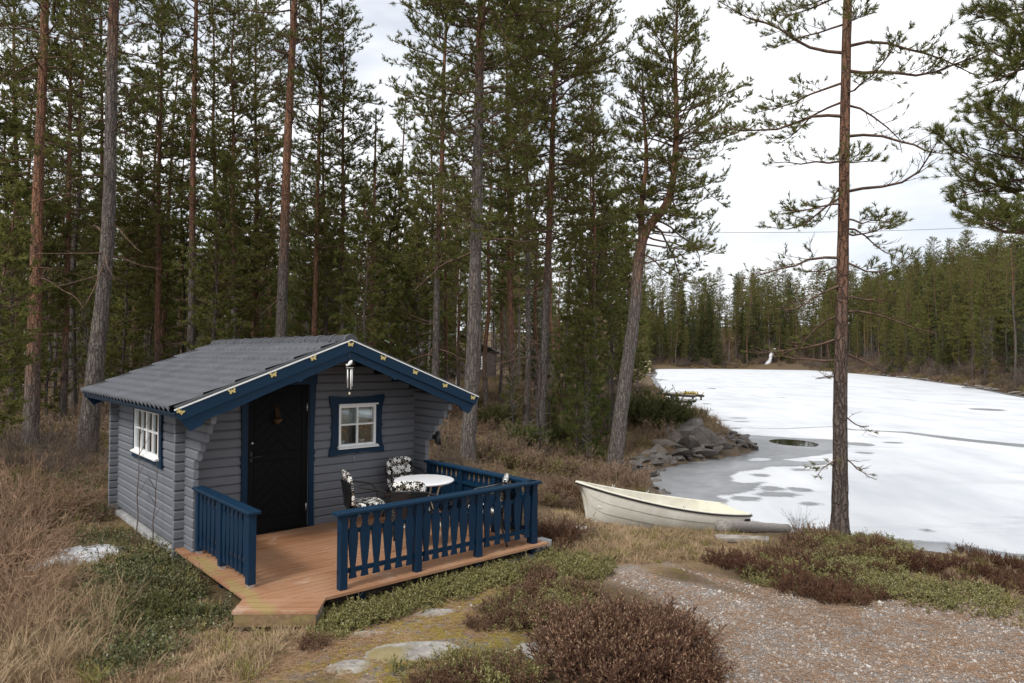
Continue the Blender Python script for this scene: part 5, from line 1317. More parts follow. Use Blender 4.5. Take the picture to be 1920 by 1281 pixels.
def sample(poly, n, clear=0.0, extra=None, lake=.1, gravel=None):
    lo, hi = poly.min(0), poly.max(0); out = []; tot = 0
    while tot < n:
        P = RG.uniform(lo, hi, (n * 3, 2)); k = poly_sdf(P, poly) < 0; k &= poly_sdf(P, DECKP) > clear; k &= poly_sdf(P, LAKE) > lake
        if gravel is not None: k &= poly_sdf(P, GRAVEL) > gravel
        if extra is not None: k &= extra(P)
        out.append(P[k]); tot += int(k.sum())
        if k.sum() < 3 and tot < 3: break
    P = np.concatenate(out)[:n]; return np.column_stack([P, H(P[:, 0], P[:, 1])])
def leaves(P, D, rng, ln, wd):
    m = len(P); D = D / (np.linalg.norm(D, axis=1)[:, None] + 1e-9); S = np.cross(D, np.array([0, 0, 1.0]) + rng.normal(0, .5, (m, 3))); S /= np.linalg.norm(S, axis=1)[:, None] + 1e-9
    L_ = (ln * rng.uniform(.7, 1.2, m))[:, None]; W_ = (wd * rng.uniform(.7, 1.2, m))[:, None]
    V = np.stack([P, P + D * L_ * .5 + S * W_ * .5, P + D * L_, P + D * L_ * .5 - S * W_ * .5], 1).reshape(-1, 3); return V, np.arange(len(V)).reshape(-1, 4)
def join_np(parts):
    """parts: list of (V, faces, n_sides, material index)"""
    V = []; Q = []; T = []; mq = []; mt = []; o = 0
    for v, f, n, mi in parts:
        V.append(v)
        if n == 4: Q.append(f + o); mq += [mi] * len(f)
        else: T.append(f + o); mt += [mi] * len(f)
        o += len(v)
    return np.concatenate(V), (np.concatenate(Q) if Q else None), (np.concatenate(T) if T else None), mq + mt
def bush(seed, stems, R, Ht, splay, nseg, side, leaf, mats, kind='tuft', tip=None, sr=.003, base_r=.35, curl=.15):
    """generic low shrub: stems fanning from a base disc, side twigs, small leaves"""
    rng = np.random.default_rng(seed); S0, S1, R0, R1, LP, LD, TPp, TDd = [], [], [], [], [], [], [], []
    for k in range(stems):
        a = rng.uniform(0, 6.28); rr = R * base_r * math.sqrt(rng.random()); p = np.array([rr * math.cos(a), rr * math.sin(a), -.03]); an = a + rng.normal(0, .7); tl = splay * rng.uniform(.1, 1.1); h = Ht * rng.uniform(.55, 1.1) ; st = h / nseg
        for j in range(nseg):
            tl += rng.normal(curl * .5, curl); an += rng.normal(0, .25); d = np.array([math.sin(tl) * math.cos(an), math.sin(tl) * math.sin(an), math.cos(tl)]); q = p + d * st
            S0.append(p); S1.append(q); R0.append(sr * (1 - .7 * j / nseg)); R1.append(sr * (1 - .7 * (j + 1) / nseg))
            if j >= 1 or nseg < 3:
                for i in range(rng.poisson(side)):
                    d2 = d + rng.normal(0, .55, 3) + [0, 0, .2]; d2 /= np.linalg.norm(d2); o = p + (q - p) * rng.random(); L2 = st * rng.uniform(.5, 1.3); S0.append(o); S1.append(o + d2 * L2); R0.append(sr * .5); R1.append(sr * .25)
                    for f in np.linspace(.25, 1, 3 if leaf else 0): LP.append(o + d2 * L2 * f); LD.append(d2)
                    if tip: TPp.append(o + d2 * L2); TDd.append(d2)
            if leaf:
                for f in (.3, .7, 1): LP.append(p + (q - p) * f); LD.append(d)
            p = q
        if tip: TPp.append(p); TDd.append(d)
    v, f = seg_mesh(np.array(S0), np.array(S1), np.array(R0), np.array(R1)); parts = [(v, f, 4, 0)]
    if leaf:
        if kind == 'tuft': v, f = tufts(np.array(LP), np.array(LD), rng, *leaf, spread=(.2, .8)); parts.append((v, f, 3, 1))
        else:
            P = np.repeat(np.array(LP), leaf[0], 0); D = np.repeat(np.array(LD), leaf[0], 0) * .4 + rng.normal(0, .7, (len(P), 3)) + [0, 0, .25]; v, f = leaves(P, D, rng, leaf[1], leaf[2]); parts.append((v, f, 4, 1))
    if tip: v, f = tufts(np.array(TPp), np.array(TDd), rng, *tip, spread=(.1, .6)); parts.append((v, f, 3, 2))
    V, Q, T, mi = join_np(parts); return np_mesh('bush', V, Q, T, mats, mi)
HE = [bush(s_, 120, .5, .44, .75, 4, 2.0, (4, .030, .010), [M['twig_dk'], M['heather'], M['heather_tip']], tip=(3, .030, .009), base_r=.75) for s_ in (301, 302)]
HE_D = [bush(s_, 110, .5, .34, .75, 4, 2.0, (4, .030, .010), [M['twig_dk'], M['heather'], M['heather']], tip=(3, .02, .007), base_r=.75) for s_ in (303,)]
LI = [bush(s_, 34, .22, .15, .7, 3, 1.0, (2, .024, .013), [M['twig_dk'], M['lingon']], 'leaf', base_r=.95, sr=.002) for s_ in (311, 312)]
LD_ = [bush(s_, 34, .22, .20, .7, 3, 1.0, (2, .024, .013), [M['twig_dk'], M['lingon_dk']], 'leaf', base_r=.95, sr=.002) for s_ in (313, 314)]
BI = [bush(s_, 46, .34, .30, .45, 3, 2.2, (2, .040, .012), [M['twig_dk'], M['bilberry']], base_r=.95, sr=.0025) for s_ in (321, 322)]
BB = [bush(s_, 46, .34, .34, .5, 3, 2.4, (2, .042, .010), [M['twig_dk'], M['bilberry_br']], base_r=.95, sr=.0025) for s_ in (323, 324)]
TW = [bush(s_, 95, .55, 1.05, .55, 7, 1.1, None, [M['twig']], base_r=.8, sr=.0085, curl=.26) for s_ in (331, 332)]
TWD = [bush(s_, 60, .4, 1.2, .35, 6, 1.3, None, [M['twig_dk']], base_r=.6, sr=.006, curl=.12) for s_ in (333,)]
JU = [bush(s_, 150, .7, .95, .6, 5, 1.6, (5, .07, .018), [M['twig_dk'], M['juniper']], base_r=.7, sr=.006) for s_ in (341,)]
def grass_tuft(seed, n, h, splay, mat, wd=.0085, r=.07):
    rng = np.random.default_rng(seed); V = []; Q = []; T = []
    for k in range(n):
        a = rng.uniform(0, 6.28); p = np.array([r * rng.normal() * .6, r * rng.normal() * .6, -.02]); tl = rng.uniform(.0, splay); L_ = h * rng.uniform(.5, 1.2); s = np.array([-math.sin(a), math.cos(a), 0]) * wd * .5; o = len(V)
        for j in range(4):
            wj = 1 - j / 3.4; V += [p - s * wj, p + s * wj]; d = np.array([math.sin(tl) * math.cos(a), math.sin(tl) * math.sin(a), math.cos(tl)]); p = p + d * L_ / 3; tl += rng.uniform(.15, .75)
        for j in range(3): Q.append((o + 2 * j, o + 2 * j + 1, o + 2 * j + 3, o + 2 * j + 2))
    return np_mesh('grass', V, Q, mats=[M[mat]])
GR = [grass_tuft(s_, 46, .20, .9, 'grass') for s_ in (351, 352)]; GRL = [grass_tuft(s_, 60, .46, .75, 'grass', .0065, .08) for s_ in (353, 354)]; GG = [grass_tuft(s_, 50, .22, .6, 'grass_green') for s_ in (355, 356)]

far_poly = np.array([(-60, 19), (3.4, 19), (4, 24), (8, 30), (10, 45), (14, 62), (18, 80), (-70, 80)], float)
mid_poly = np.array([(-16, 8.5), (-6, 8), (-3, 11), (.6, 9.2), (2.6, 14.2), (3.8, 17.5), (3.2, 20), (-20, 20)], float)
CABZ = np.array([c2w(*p)[:2] for p in ((.2, 3.2), (-1.2, 1.2), (-1.2, -3), (.9, -3), (.9, 3.2))]); BOATZ = np.array([(.2, 14.8), (.5, 10.6), (3.2, 10.6), (6.0, 15.2), (5.6, 17.3), (3, 17), (1.2, 15.6)])
SNOWC = spot(160, 1045)[:2]
offc = lambda Q: (np.hypot(Q[:, 0] - SNOWC[0], Q[:, 1] - SNOWC[1] + .5) > 1.1) & (poly_sdf(Q, CABZ) > 0) & (poly_sdf(Q, BOATZ) > .1)
P = np.concatenate([sample(mid_poly, 2400, .15, offc), sample(far_poly, 5200)])
gn_scatter('bilberry_undergrowth', P, rots(len(P)), np.where(P[:, 1] > 19, RG.uniform(1.0, 2.0, len(P)), RG.uniform(.5, .95, len(P))), BI + BB + BB[:1], 'brown and green bilberry undergrowth covering the forest floor')
P = np.concatenate([sample(gpoly([(1010, 1050), (1020, 930), (1070, 850), (1130, 890), (1090, 960), (1060, 1000), (1080, 1050)]), 120, .1, offc), sample(gpoly([(800, 880), (820, 800), (1100, 800), (1130, 880), (1060, 960), (1000, 890)]), 420, .1, offc)])
gn_scatter('brown_heath', P, rots(len(P)), RG.uniform(.45, .85, len(P)), BB + HE_D + GR + LI[:1], 'brown heath of dry twigs beside the deck and behind the railing')
# lingonberry carpets
c_front = np.array([c2w(*p)[:2] for p in ((1.45, -2.80), (4.75, -2.80), (4.8, -3.15), (3.2, -3.22), (1.9, -3.25), (1.2, -3.35), (1.3, -3.05))])
c_left = gpoly([(150, 1205), (140, 1120), (215, 1080), (300, 1062), (345, 1052), (445, 1118), (440, 1150), (425, 1172), (330, 1200), (240, 1228)])
P = np.concatenate([sample(c_front, 200, .0), sample(gpoly([(1400, 1090), (1430, 1040), (1520, 1020), (1640, 1012), (1700, 1045), (1660, 1095), (1600, 1105), (1560, 1085), (1480, 1100)]), 250, 0, None, .5), sample(gpoly([(920, 1150), (960, 1110), (1060, 1100), (1120, 1130), (1000, 1180), (940, 1190)]), 55), sample(gpoly([(760, 1270), (860, 1240), (980, 1250), (1020, 1279), (800, 1281)]), 34),
                    sample(gpoly([(1600, 1110), (1700, 1090), (1880, 1120), (1915, 1170), (1700, 1130)]), 50), sample(gpoly([(1020, 1070), (1060, 1045), (1140, 1060), (1120, 1090)]), 50), sample(gpoly([(1010, 940), (1120, 930), (1100, 850), (1000, 850)]), 80)])
P = P[poly_sdf(P[:, :2], DECK_IN) > 0]
gn_scatter('lingonberry_carpet', P, rots(len(P)), RG.uniform(.5, 1.1, len(P)), LI + LI + LI + GG[:1], 'pale green lingonberry carpet along the front edge of the deck and on the mound')
P = np.concatenate([sample(c_left, 210, .10), sample(gpoly([(0, 1010), (40, 900), (200, 880), (215, 960), (310, 1045), (230, 1070), (120, 1000)]), 150, .1), sample(gpoly([(150, 1240), (260, 1215), (330, 1225), (250, 1270)]), 14)]); P = P[poly_sdf(P[:, :2], DECK_IN) > 0]
gn_scatter('dark_lingonberry', P, rots(len(P)), RG.uniform(.7, 1.35, len(P)), LD_ + LD_ + LI + GG + GR[:1], 'dark green lingonberry bushes beside the short railing and the step')
# dry grass
P = np.concatenate([sample(gpoly([(0, 1279), (0, 1120), (120, 1050), (240, 1010), (300, 1060), (180, 1130), (330, 1190), (520, 1165), (600, 1180), (480, 1279)]), 900), sample(gpoly([(1030, 1045), (1040, 960), (1110, 985), (1350, 1003), (1440, 1020), (1340, 1050), (1180, 1062), (1060, 1060)]), 900), sample(gpoly([(0, 1060), (0, 900), (190, 880), (215, 960), (300, 1040), (140, 1100)]), 500), sample(c_left, 130, .1), sample(gpoly([(1700, 1100), (1760, 1040), (1919, 1048), (1919, 1140)]), 160)])
gn_scatter('dry_grass', P, rots(len(P), .25), RG.uniform(.35, .95, len(P)), GR + GR + GG[:1], 'short dry grass in front of the boat and along the left bank')
P = np.concatenate([sample(gpoly([(0, 1279), (0, 1190), (80, 1160), (260, 1130), (250, 1230), (120, 1279)]), 60), sample(gpoly([(1075, 965), (1090, 890), (1140, 880), (1180, 905), (1160, 930), (1110, 960)]), 90), sample(np.array([(4.4, 24.5), (6.4, 26.3), (8.8, 28.4), (9.6, 30), (8.5, 32), (5.8, 32), (4.0, 28)]), 260), sample(np.array([(8.5, 31), (10.9, 31), (11.2, 42), (14, 52), (11, 52), (8, 40)]), 200), sample(gpoly([(1440, 996), (1480, 992), (1490, 1004), (1450, 1006)]), 10), sample(gpoly([(150, 1210), (220, 1150), (240, 1180), (200, 1230)]), 14)])
gn_scatter('long_dry_grass', P, rots(len(P), .25), RG.uniform(.6, 1.15, len(P)), GRL, 'long pale dry grass by the bow of the boat and by the leafless bushes')
# needle litter and pebbles on the path
def litter_mesh(seed):
    rng = np.random.default_rng(seed); n = 26; P0 = np.column_stack([rng.normal(0, .08, n), rng.normal(0, .08, n), rng.uniform(.0, .012, n)]); a = rng.uniform(0, 6.28, n); P1 = P0 + np.column_stack([np.cos(a), np.sin(a), rng.normal(0, .15, n)]) * .05; v, f = seg_mesh(P0, P1, np.full(n, .0016), np.full(n, .001)); return np_mesh('litter', v, f, mats=[M['grass_litter']])
M['grass_litter'] = m_leaf('pine_needle_litter', (.27, .155, .09), (.48, .33, .22), (.42, .27, .17), .8, .1)
P = np.concatenate([sample(GRAVEL, 1500), sample(STRAW, 700), sample(MOSS, 300)]); P[:, 2] += .004
gn_scatter('pine_needle_litter', P, rots(len(P), .05), RG.uniform(.7, 1.3, len(P)), [litter_mesh(361), litter_mesh(362)], 'rust brown pine needles lying on the gravel path')
def pebble_mesh(seed):
    bm = bmesh.new(); bmesh.ops.create_icosphere(bm, subdivisions=1, radius=1); rg = random.Random(seed); s_ = (rg.uniform(.8, 1.2), rg.uniform(.7, 1), rg.uniform(.5, .75))
    for v in bm.verts: v.co = Vector((v.co.x * s_[0], v.co.y * s_[1], v.co.z * s_[2])) * rg.uniform(.82, 1.15)
    me = bpy.data.meshes.new('pebble'); bm.to_mesh(me); bm.free(); me.materials.append(M['pebble']); return me
P = np.concatenate([sample(GRAVEL, 14000), sample(MOSS, 120)]); gn_scatter('gravel', P, rots(len(P), .6), np.clip(RG.lognormal(-4.85, .38, len(P)), .004, .03), [pebble_mesh(k) for k in range(4)], 'loose grey gravel on the path')
# distant woods behind the nearest rows
bgP = []
for side, cnt in ((0, 380), (1, 620)):
    got = 0
    for k in range(20000):
        if got >= cnt: break
        px = rnd.uniform(-350, 1205) if side == 0 else rnd.uniform(1190, 2150); Y = rnd.uniform(75, 165) if side == 0 else rnd.uniform(66, 330); p = deep(px, 690, Y); d = float(poly_sdf(np.array([[p[0], p[1]]]), LAKE)[0])
        if d < (14 if side == 0 else 7) or (side == 1 and (d > 60 or (p[0] < 38 and p[1] < 215))): continue
        bgP.append((p[0], p[1], Hs(p[0], p[1]) - .1)); got += 1
bgP = np.array(bgP)
def joined_tree(ms):
    parts = []; mats = []; Vs = []; fq = []; ft = []; mq = []; mt = []; o = 0
    for i, me in enumerate(ms):
        if not me: continue
        n = len(me.vertices); co = np.empty(n * 3, np.float32); me.vertices.foreach_get('co', co); Vs.append(co.reshape(-1, 3)); li = np.empty(len(me.loops), np.int32); me.loops.foreach_get('vertex_index', li); nl = len(me.loops) // len(me.polygons)
        (fq if nl == 4 else ft).append(li.reshape(-1, nl) + o); (mq if nl == 4 else mt).extend([len(mats)] * len(me.polygons)); mats.append(me.materials[0]); o += n
    return np_mesh('distant_tree', np.concatenate(Vs), np.concatenate(fq), np.concatenate(ft) if ft else None, mats, mq + mt)
gn_scatter('distant_forest', bgP, rots(len(bgP), .02), np.where(bgP[:, 1] > 190, 1.3, 1.0) * RG.uniform(.9, 1.25, len(bgP)), [joined_tree(PV[0]), joined_tree(PV[2]), joined_tree(SV[0]), joined_tree(YV[1]), joined_tree(PV[1]), joined_tree(FV[0])], 'distant pine and spruce forest beyond the nearer rows of trees')

fsh = []
for k in range(30000):
    if len(fsh) >= 1500: break
    t = rnd.uniform(23, 33.5); i = int(t); f = t - i; q = LAKE[i] * (1 - f) + LAKE[i + 1] * f; q = q + np.array([rnd.uniform(-9, 12), rnd.uniform(-6, 12)])
    d = float(poly_sdf(np.array([q]), LAKE)[0])
    if .6 < d < 12: fsh.append((q[0], q[1], Hs(q[0], q[1])))
fsh = np.array(fsh); gn_scatter('far_shore_brush', fsh, rots(len(fsh)), RG.uniform(1.2, 3.2, len(fsh)), BI + BB + TWD, 'brown brush along the opposite shore of the lake')
# ------------------------------------------------------------------ bushes one can count
def shrub(name, me, px, py, s, label, group, cat='bush', xyz=None):
    p = spot(px, py) if xyz is None else xyz; o = link(name, me, None, loc=tuple(p), rot=(0, 0, rnd.uniform(0, 6.28)), scl=s); return tag(o, label, cat, group)
hg = 'heather bushes around the gravel path'
for px, py, s in ((1110, 1225, .85), (1180, 1235, .95), (1250, 1235, .85), (1160, 1195, .8), (1080, 1200, .7), (1225, 1195, .75), (1285, 1262, .6), (1120, 1275, .85), (1210, 1283, .9), (1270, 1288, .7), (1055, 1240, .6)):
    shrub('heather_bush', HE[rnd.randrange(2)], px, py, s, 'large rust brown heather bush with pale dry flowers beside the gravel path', hg)
for px, py, s in ((930, 1150, .36), (980, 1130, .42), (1010, 1112, .42), (900, 1178, .3), (960, 1175, .4), (1010, 1160, .45), (860, 1279, .35), (920, 1272, .38), (980, 1275, .42), (800, 1290, .3), (1040, 1040, .4), (1085, 1120, .45), (590, 1215, .28), (1010, 1085, .4)):
    shrub('heather_bush', HE[rnd.randrange(2)], px, py, s, 'small heather bush with pale dry flowers growing on the mossy bedrock', hg)
for px, py, s in ((1360, 1060, .75), (1395, 1056, .7), (1445, 1046, .7), (1420, 1078, .8), (1470, 1085, .8), (1500, 1110, .75), (1550, 1125, .75), (1600, 1128, .7), (1640, 1120, .6), (1690, 1060, .8), (1730, 1070, .85), (1780, 1060, .8), (1820, 1075, .8), (1860, 1085, .7), (1500, 1030, .7), (1640, 1030, .7), (1530, 1012, .7), (1620, 1012, .75), (1690, 1022, .8), (1740, 1030, .8), (1900, 1110, .7), (1560, 1050, .6), (1800, 1100, .7), (1480, 1055, .7), (1530, 1075, .7), (1590, 1085, .7), (1600, 1045, .6), (1650, 1075, .7), (1660, 1050, .6), (1570, 1105, .7), (1880, 1062, .8), (1915, 1070, .8), (1850, 1055, .8), (1815, 1045, .8), (1900, 1090, .7)):
    shrub('heather_bush', (HE_D + HE)[rnd.randrange(3) if py < 1060 else 0], px, py, s * rnd.uniform(.55, .85), 'dark brown heather bush on the mound around the single lakeside pine', hg)
for px, py, s in ((1500, 1000, .45), (1620, 1000, .5), (1680, 1005, .5), (1760, 1020, .5), (1550, 998, .4), (1820, 1040, .5)):
    shrub('bare_bush', TWD[0], px, py, s, 'thin leafless twigs sticking up along the top of the mound', 'leafless twigs on the mound')
bg_ = 'tan leafless bushes left of the cabin'
for px, py, s in ((20, 1200, .6), (70, 1190, .55), (10, 1140, .7), (60, 1130, .65), (95, 1120, .45), (-20, 1080, .85), (35, 1060, .8), (70, 1050, .6), (0, 1000, .85), (60, 985, .8), (110, 975, .65), (150, 955, .55), (30, 940, .9)):
    shrub('leafless_bush', TW[rnd.randrange(2)], px, py, s, 'dense tan leafless bush of tangled arching twigs left of the cabin', bg_)
for px, py, s in ((110, 905, .8), (180, 890, .7), (40, 890, .9), (150, 870, .9), (90, 865, 1.0), (20, 860, 1.0), (930, 850, .8), (880, 905, .7), (960, 870, .8), (1010, 870, .7), (840, 880, .9), (1160, 800, 1.5), (1175, 770, 1.8), (1130, 815, 1.2), (830, 850, 1.0)):
    shrub('bare_bush', TWD[0], px, py, s, 'upright grey leafless shrub at the edge of the forest', 'grey leafless shrubs at the forest edge')
for k, (px, py, s, lab) in enumerate(((255, 1010, .9, 'tall thin leafless sapling growing against the side wall of the cabin'), (285, 1030, .6, 'shorter leafless twig growing against the side wall of the cabin'))):
    rng = np.random.default_rng(400 + k); x, y, z = spot(px, py); hh = 2.0 * s
    tr = [np.array([.008 * j + rng.normal(0, .008), rng.normal(0, .008), hh * j / 6 - .03 * (j == 0)]) for j in range(7)]
    v, q = np_tube(catmull(tr, 3), np.linspace(.010, .003, 19), 6); S0 = []; S1 = []
    for j in range(7):
        b0 = tr[2 + j % 4] * 1.0; a = rng.uniform(0, 6.28); S0.append(b0); S1.append(b0 + np.array([math.cos(a) * .16, math.sin(a) * .16, .30]) * s)
    v2, q2 = seg_mesh(np.array(S0), np.array(S1), np.full(7, .005), np.full(7, .002)); me = np_mesh('sapling', np.concatenate([v, v2]), np.concatenate([q, q2 + len(v)]), mats=[M['twig_dk']], smooth=True)
    tag(link('bare_sapling', me, None, loc=(x, y, z)), lab, 'sapling')
for px, py, s, lab in ((1225, 800, 1.7, 'dark green juniper bush on top of the shore rocks'), (1190, 790, 1.4, 'brownish juniper bush beside the shore rocks'), (985, 845, 1.0, 'low spreading juniper in front of the forest trunks'), (1055, 838, .9, 'low green juniper behind the saplings'), (930, 800, 1.0, 'small juniper in the shade of the forest'), (1268, 797, .8, 'juniper bush at the water end of the shore rocks'), (270, 1180, .35, 'low juniper tuft beside the dark lingonberries'), (1115, 870, .6, 'small juniper at the foot of the leaning shore pine')):
    shrub('juniper_bush', JU[0], px, py, s, lab, 'juniper bushes')

# ------------------------------------------------------------------ rocks
def rock_mesh(seed, mat, flat=.7, sub=3, cuts=9):
    rg = np.random.default_rng(seed); bm = bmesh.new(); bmesh.ops.create_icosphere(bm, subdivisions=sub, radius=1)
    N = rg.normal(0, 1, (cuts, 3)); N /= np.linalg.norm(N, axis=1)[:, None]; D = rg.uniform(.45, .82, cuts)
    for v in bm.verts:
        p = np.array(v.co)
        for n, d in zip(N, D):
            t = p @ n
            if t > d: p = p - n * (t - d) * .93
        p = p * (1 + rg.normal(0, .014)); v.co = Vector((p[0] * 1.15, p[1], p[2] * flat))
    me = bpy.data.meshes.new('rock'); bm.to_mesh(me); bm.free(); me.materials.append(M[mat]); return me
RM = [rock_mesh(500 + k, 'shore_rock', .62, 2, 18) for k in range(8)]
def rock(x, y, s, label, group=None, me=None, sink=.3, rz=None, z=None, tilt=(0, 0)):
    s = s if hasattr(s, '__len__') else (s, s, s); zz = (Hs(x, y) if z is None else z) + s[2] * (.62 - sink * 1.2) * .6
    o = link('rock', me or RM[rnd.randrange(8)], None, loc=(x, y, zz), rot=(tilt[0], tilt[1], rnd.uniform(0, 6.28) if rz is None else rz), scl=s); return tag(o, label, 'rock', group)
rg_ = 'brown rocks of the point'
for px, py, sx, sz in ((1285, 815, 1.1, .75), (1310, 825, 1.0, .7), (1262, 822, .8, .6), (1335, 838, .8, .5), (1292, 842, .9, .5), (1250, 840, .8, .45), (1322, 852, .7, .35), (1275, 854, .8, .35), (1232, 850, .6, .4), (1300, 806, .9, .7), (1270, 838, .6, .4), (1310, 845, .6, .4), (1345, 845, .5, .4), (1215, 856, .5, .35), (1200, 864, .45, .35), (1188, 874, .4, .3), (1222, 862, .4, .3), (1180, 886, .35, .3), (1240, 860, .4, .3)):
    p = spot(px, py); rock(p[0], p[1], (sx, sx * .8, sz), 'big brown slanting boulder of the rocky point in the lake', rg_, tilt=(rnd.gauss(0, .25), rnd.gauss(0, .25)))
for px, py, sx, sz in ((1368, 842, .55, .36), (1352, 850, .4, .3)):
    p = spot(px, py, LAKE_Z); rock(p[0], p[1], (sx, sx * .7, sz), 'outermost low brown rock lying in the grey ice', rg_, z=LAKE_Z)
lk_in = gpoly([(1160, 905), (1170, 855), (1230, 845), (1290, 856), (1250, 872), (1200, 888), (1180, 905)])
n = 0
for k in range(110):
    t = rnd.random(); a = LAKE[9 + int(t * 6)]; b_ = LAKE[10 + int(t * 6)]; f = t * 6 % 1; q = a * (1 - f) + b_ * f; d = b_ - a; nn = np.array([-d[1], d[0]]) / np.hypot(*d); nn = nn if poly_sdf(np.array([q + nn]), LAKE)[0] > 0 else -nn
    q = q + nn * rnd.uniform(-.15, 1.0); s_ = rnd.uniform(.12, .38); rock(q[0], q[1], (s_, s_ * .8, s_ * .6), 'flat grey broken stone on the bank below the leaning pine', 'broken stones along the bank', tilt=(rnd.gauss(0, .3), rnd.gauss(0, .3)))
def slab_mesh(seed):
    rg = np.random.default_rng(seed); bm = bmesh.new(); bmesh.ops.create_icosphere(bm, subdivisions=5, radius=1); k = rg.uniform(0, 50, 2)
    for v in bm.verts:
        x, y, z = v.co; e = 1 + .22 * float(wob(np.array([x + k[0]]), np.array([y + k[1]]), 1.3, 2)[0]) + .09 * float(wob(np.array([x * 1 + k[1]]), np.array([y + k[0]]), .45, 9)[0]); zz = z * .30 + .05 * float(wob(np.array([x + k[1]]), np.array([y + k[1]]), .7, 5)[0]) + .018 * float(wob(np.array([x + k[0]]), np.array([y + k[0]]), .22, 12)[0]) + .05 * math.floor((x + .4 * y) * 2.2) * .5
        v.co = Vector((x * e * 1.1, y * e, zz))
    me = bpy.data.meshes.new('slab'); bm.to_mesh(me); bm.free(); me.materials.append(M['rock']); me.polygons.foreach_set('use_smooth', [True] * len(me.polygons)); return me
RS = [slab_mesh(520 + k) for k in range(3)]
for px, py, s, lab in ((775, 1222, (.40, .20, .20), 'long pale lichened slab of bedrock showing through the moss'), (660, 1250, (.20, .14, .10), 'low grey bedrock hump in the moss near the straw'), (1060, 1128, (.30, .22, .24), 'pale rounded rock behind the heather'), (1092, 1055, (.22, .16, .24), 'grey rock at the far end of the deck railing'), (1010, 1225, (.24, .20, .24), 'pale rock half hidden by the large heather bushes'), (1895, 1052, (.55, .4, .45), 'lichened boulder at the lake edge beyond the mound'), (690, 1190, (.22, .09, .06), 'thin pale rock outcrop just below the lingonberry strip'), (815, 1150, (.2, .12, .1), 'small pale rock outcrop in the yellow moss'), (340, 1215, (.10, .08, .12), 'small dark stone in the straw by the dark lingonberries')):
    p = spot(px, py); rock(p[0], p[1], s, lab, None, RS[rnd.randrange(3)], .62, rz=rnd.uniform(-.3, .3))
# last snow
rng = np.random.default_rng(77); c0 = spot(160, 1045); nr_, ns_ = 10, 40; V = []
for i in range(nr_ + 1):
    for k in range(ns_):
        a = 2 * math.pi * k / ns_; R_ = (.52 + .12 * math.sin(2 * a + 1) + .06 * math.sin(5 * a) + .03 * math.sin(11 * a)) * i / nr_; x, y = c0[0] + R_ * math.cos(a) * 1.0, c0[1] + R_ * math.sin(a) * 1.25
        V.append((x, y, Hs(x, y) + 0.14 * (1 - (i / nr_) ** 2) - .02 + rng.normal(0, .006)))
Q = [(i * ns_ + k, i * ns_ + (k + 1) % ns_, (i + 1) * ns_ + (k + 1) % ns_, (i + 1) * ns_ + k) for i in range(nr_) for k in range(ns_)]
def m_snow():
    t = NT('old_snow'); n = t.noise(t.coord('World'), 18, 6, .7); c = t.mix(t.ramp(n, [(.35, 0.0), (.6, 1.0)]), (.45, .45, .47), (.78, .79, .82)); t.bump(n, .8, .03); return t.fin(c, .7, .3)
tag(link('snow_patch', np_mesh('snow_patch', V, Q, mats=[m_snow()], smooth=True)), 'last patch of old snow in the dry grass left of the cabin', 'snow')

# ------------------------------------------------------------------ things farther off
def dock(p0, p1, wd, label, h=.35):
    r = empty('jetty', (p0[0], p0[1], LAKE_Z + h), math.atan2(p1[1] - p0[1], p1[0] - p0[0])); tag(r, label, 'jetty'); Ln = math.hypot(p1[0] - p0[0], p1[1] - p0[1]); n = int(Ln / .32)
    b = MB(); b.box(0, .28, -wd / 2, wd / 2, -.02, .03); me = b.mesh('plank', M['greywood'])
    for k in range(n): link('plank', me, r, loc=(k * .32, rnd.gauss(0, .03), rnd.gauss(0, .01)))
    for s_ in (-1, 1):
        b = MB(); b.box(-.2, Ln, s_ * wd * .42 - .06, s_ * wd * .42 + .06, -.22, -.021); b.build('bearer', M['joist'], r)
    for s_ in (-1, 1):
        for x in (.5, Ln * .5, Ln - .3):
            b = MB(); b.tube([(x, s_ * wd * .4, -.9), (x, s_ * wd * .4, -.03)], .09, 7); b.build('pile', M['joist'], r)
q0 = spot(1195, 745, LAKE_Z + .5); q1 = spot(1298, 742, LAKE_Z + .3)
dock((q0[0], 58), (spot(1275, 750, LAKE_Z + .2)[0], 56), 1.6, 'low grey plank jetty reaching onto the ice, nearer the boat', .45)
dock((12.6, 69), (17.2, 63), 1.5, 'farther grey plank jetty with yellow weed on its end', .5)
b = MB(); 
for k in range(60):
    x, y = rnd.gauss(0, .5), rnd.gauss(0, .35); b.tube([(x, y, 0), (x + rnd.gauss(0, .12), y + rnd.gauss(0, .12), rnd.uniform(.1, .3))], [.05, .02], 4)
tag(b.build('reed_heap', plain('yellow_reeds', (.34, .25, .05), .9, .1, 0, .3, 9), None, loc=(16.6, 63.8, LAKE_Z + .53)), 'small heap of yellow reeds on the end of the farther jetty', 'reeds')
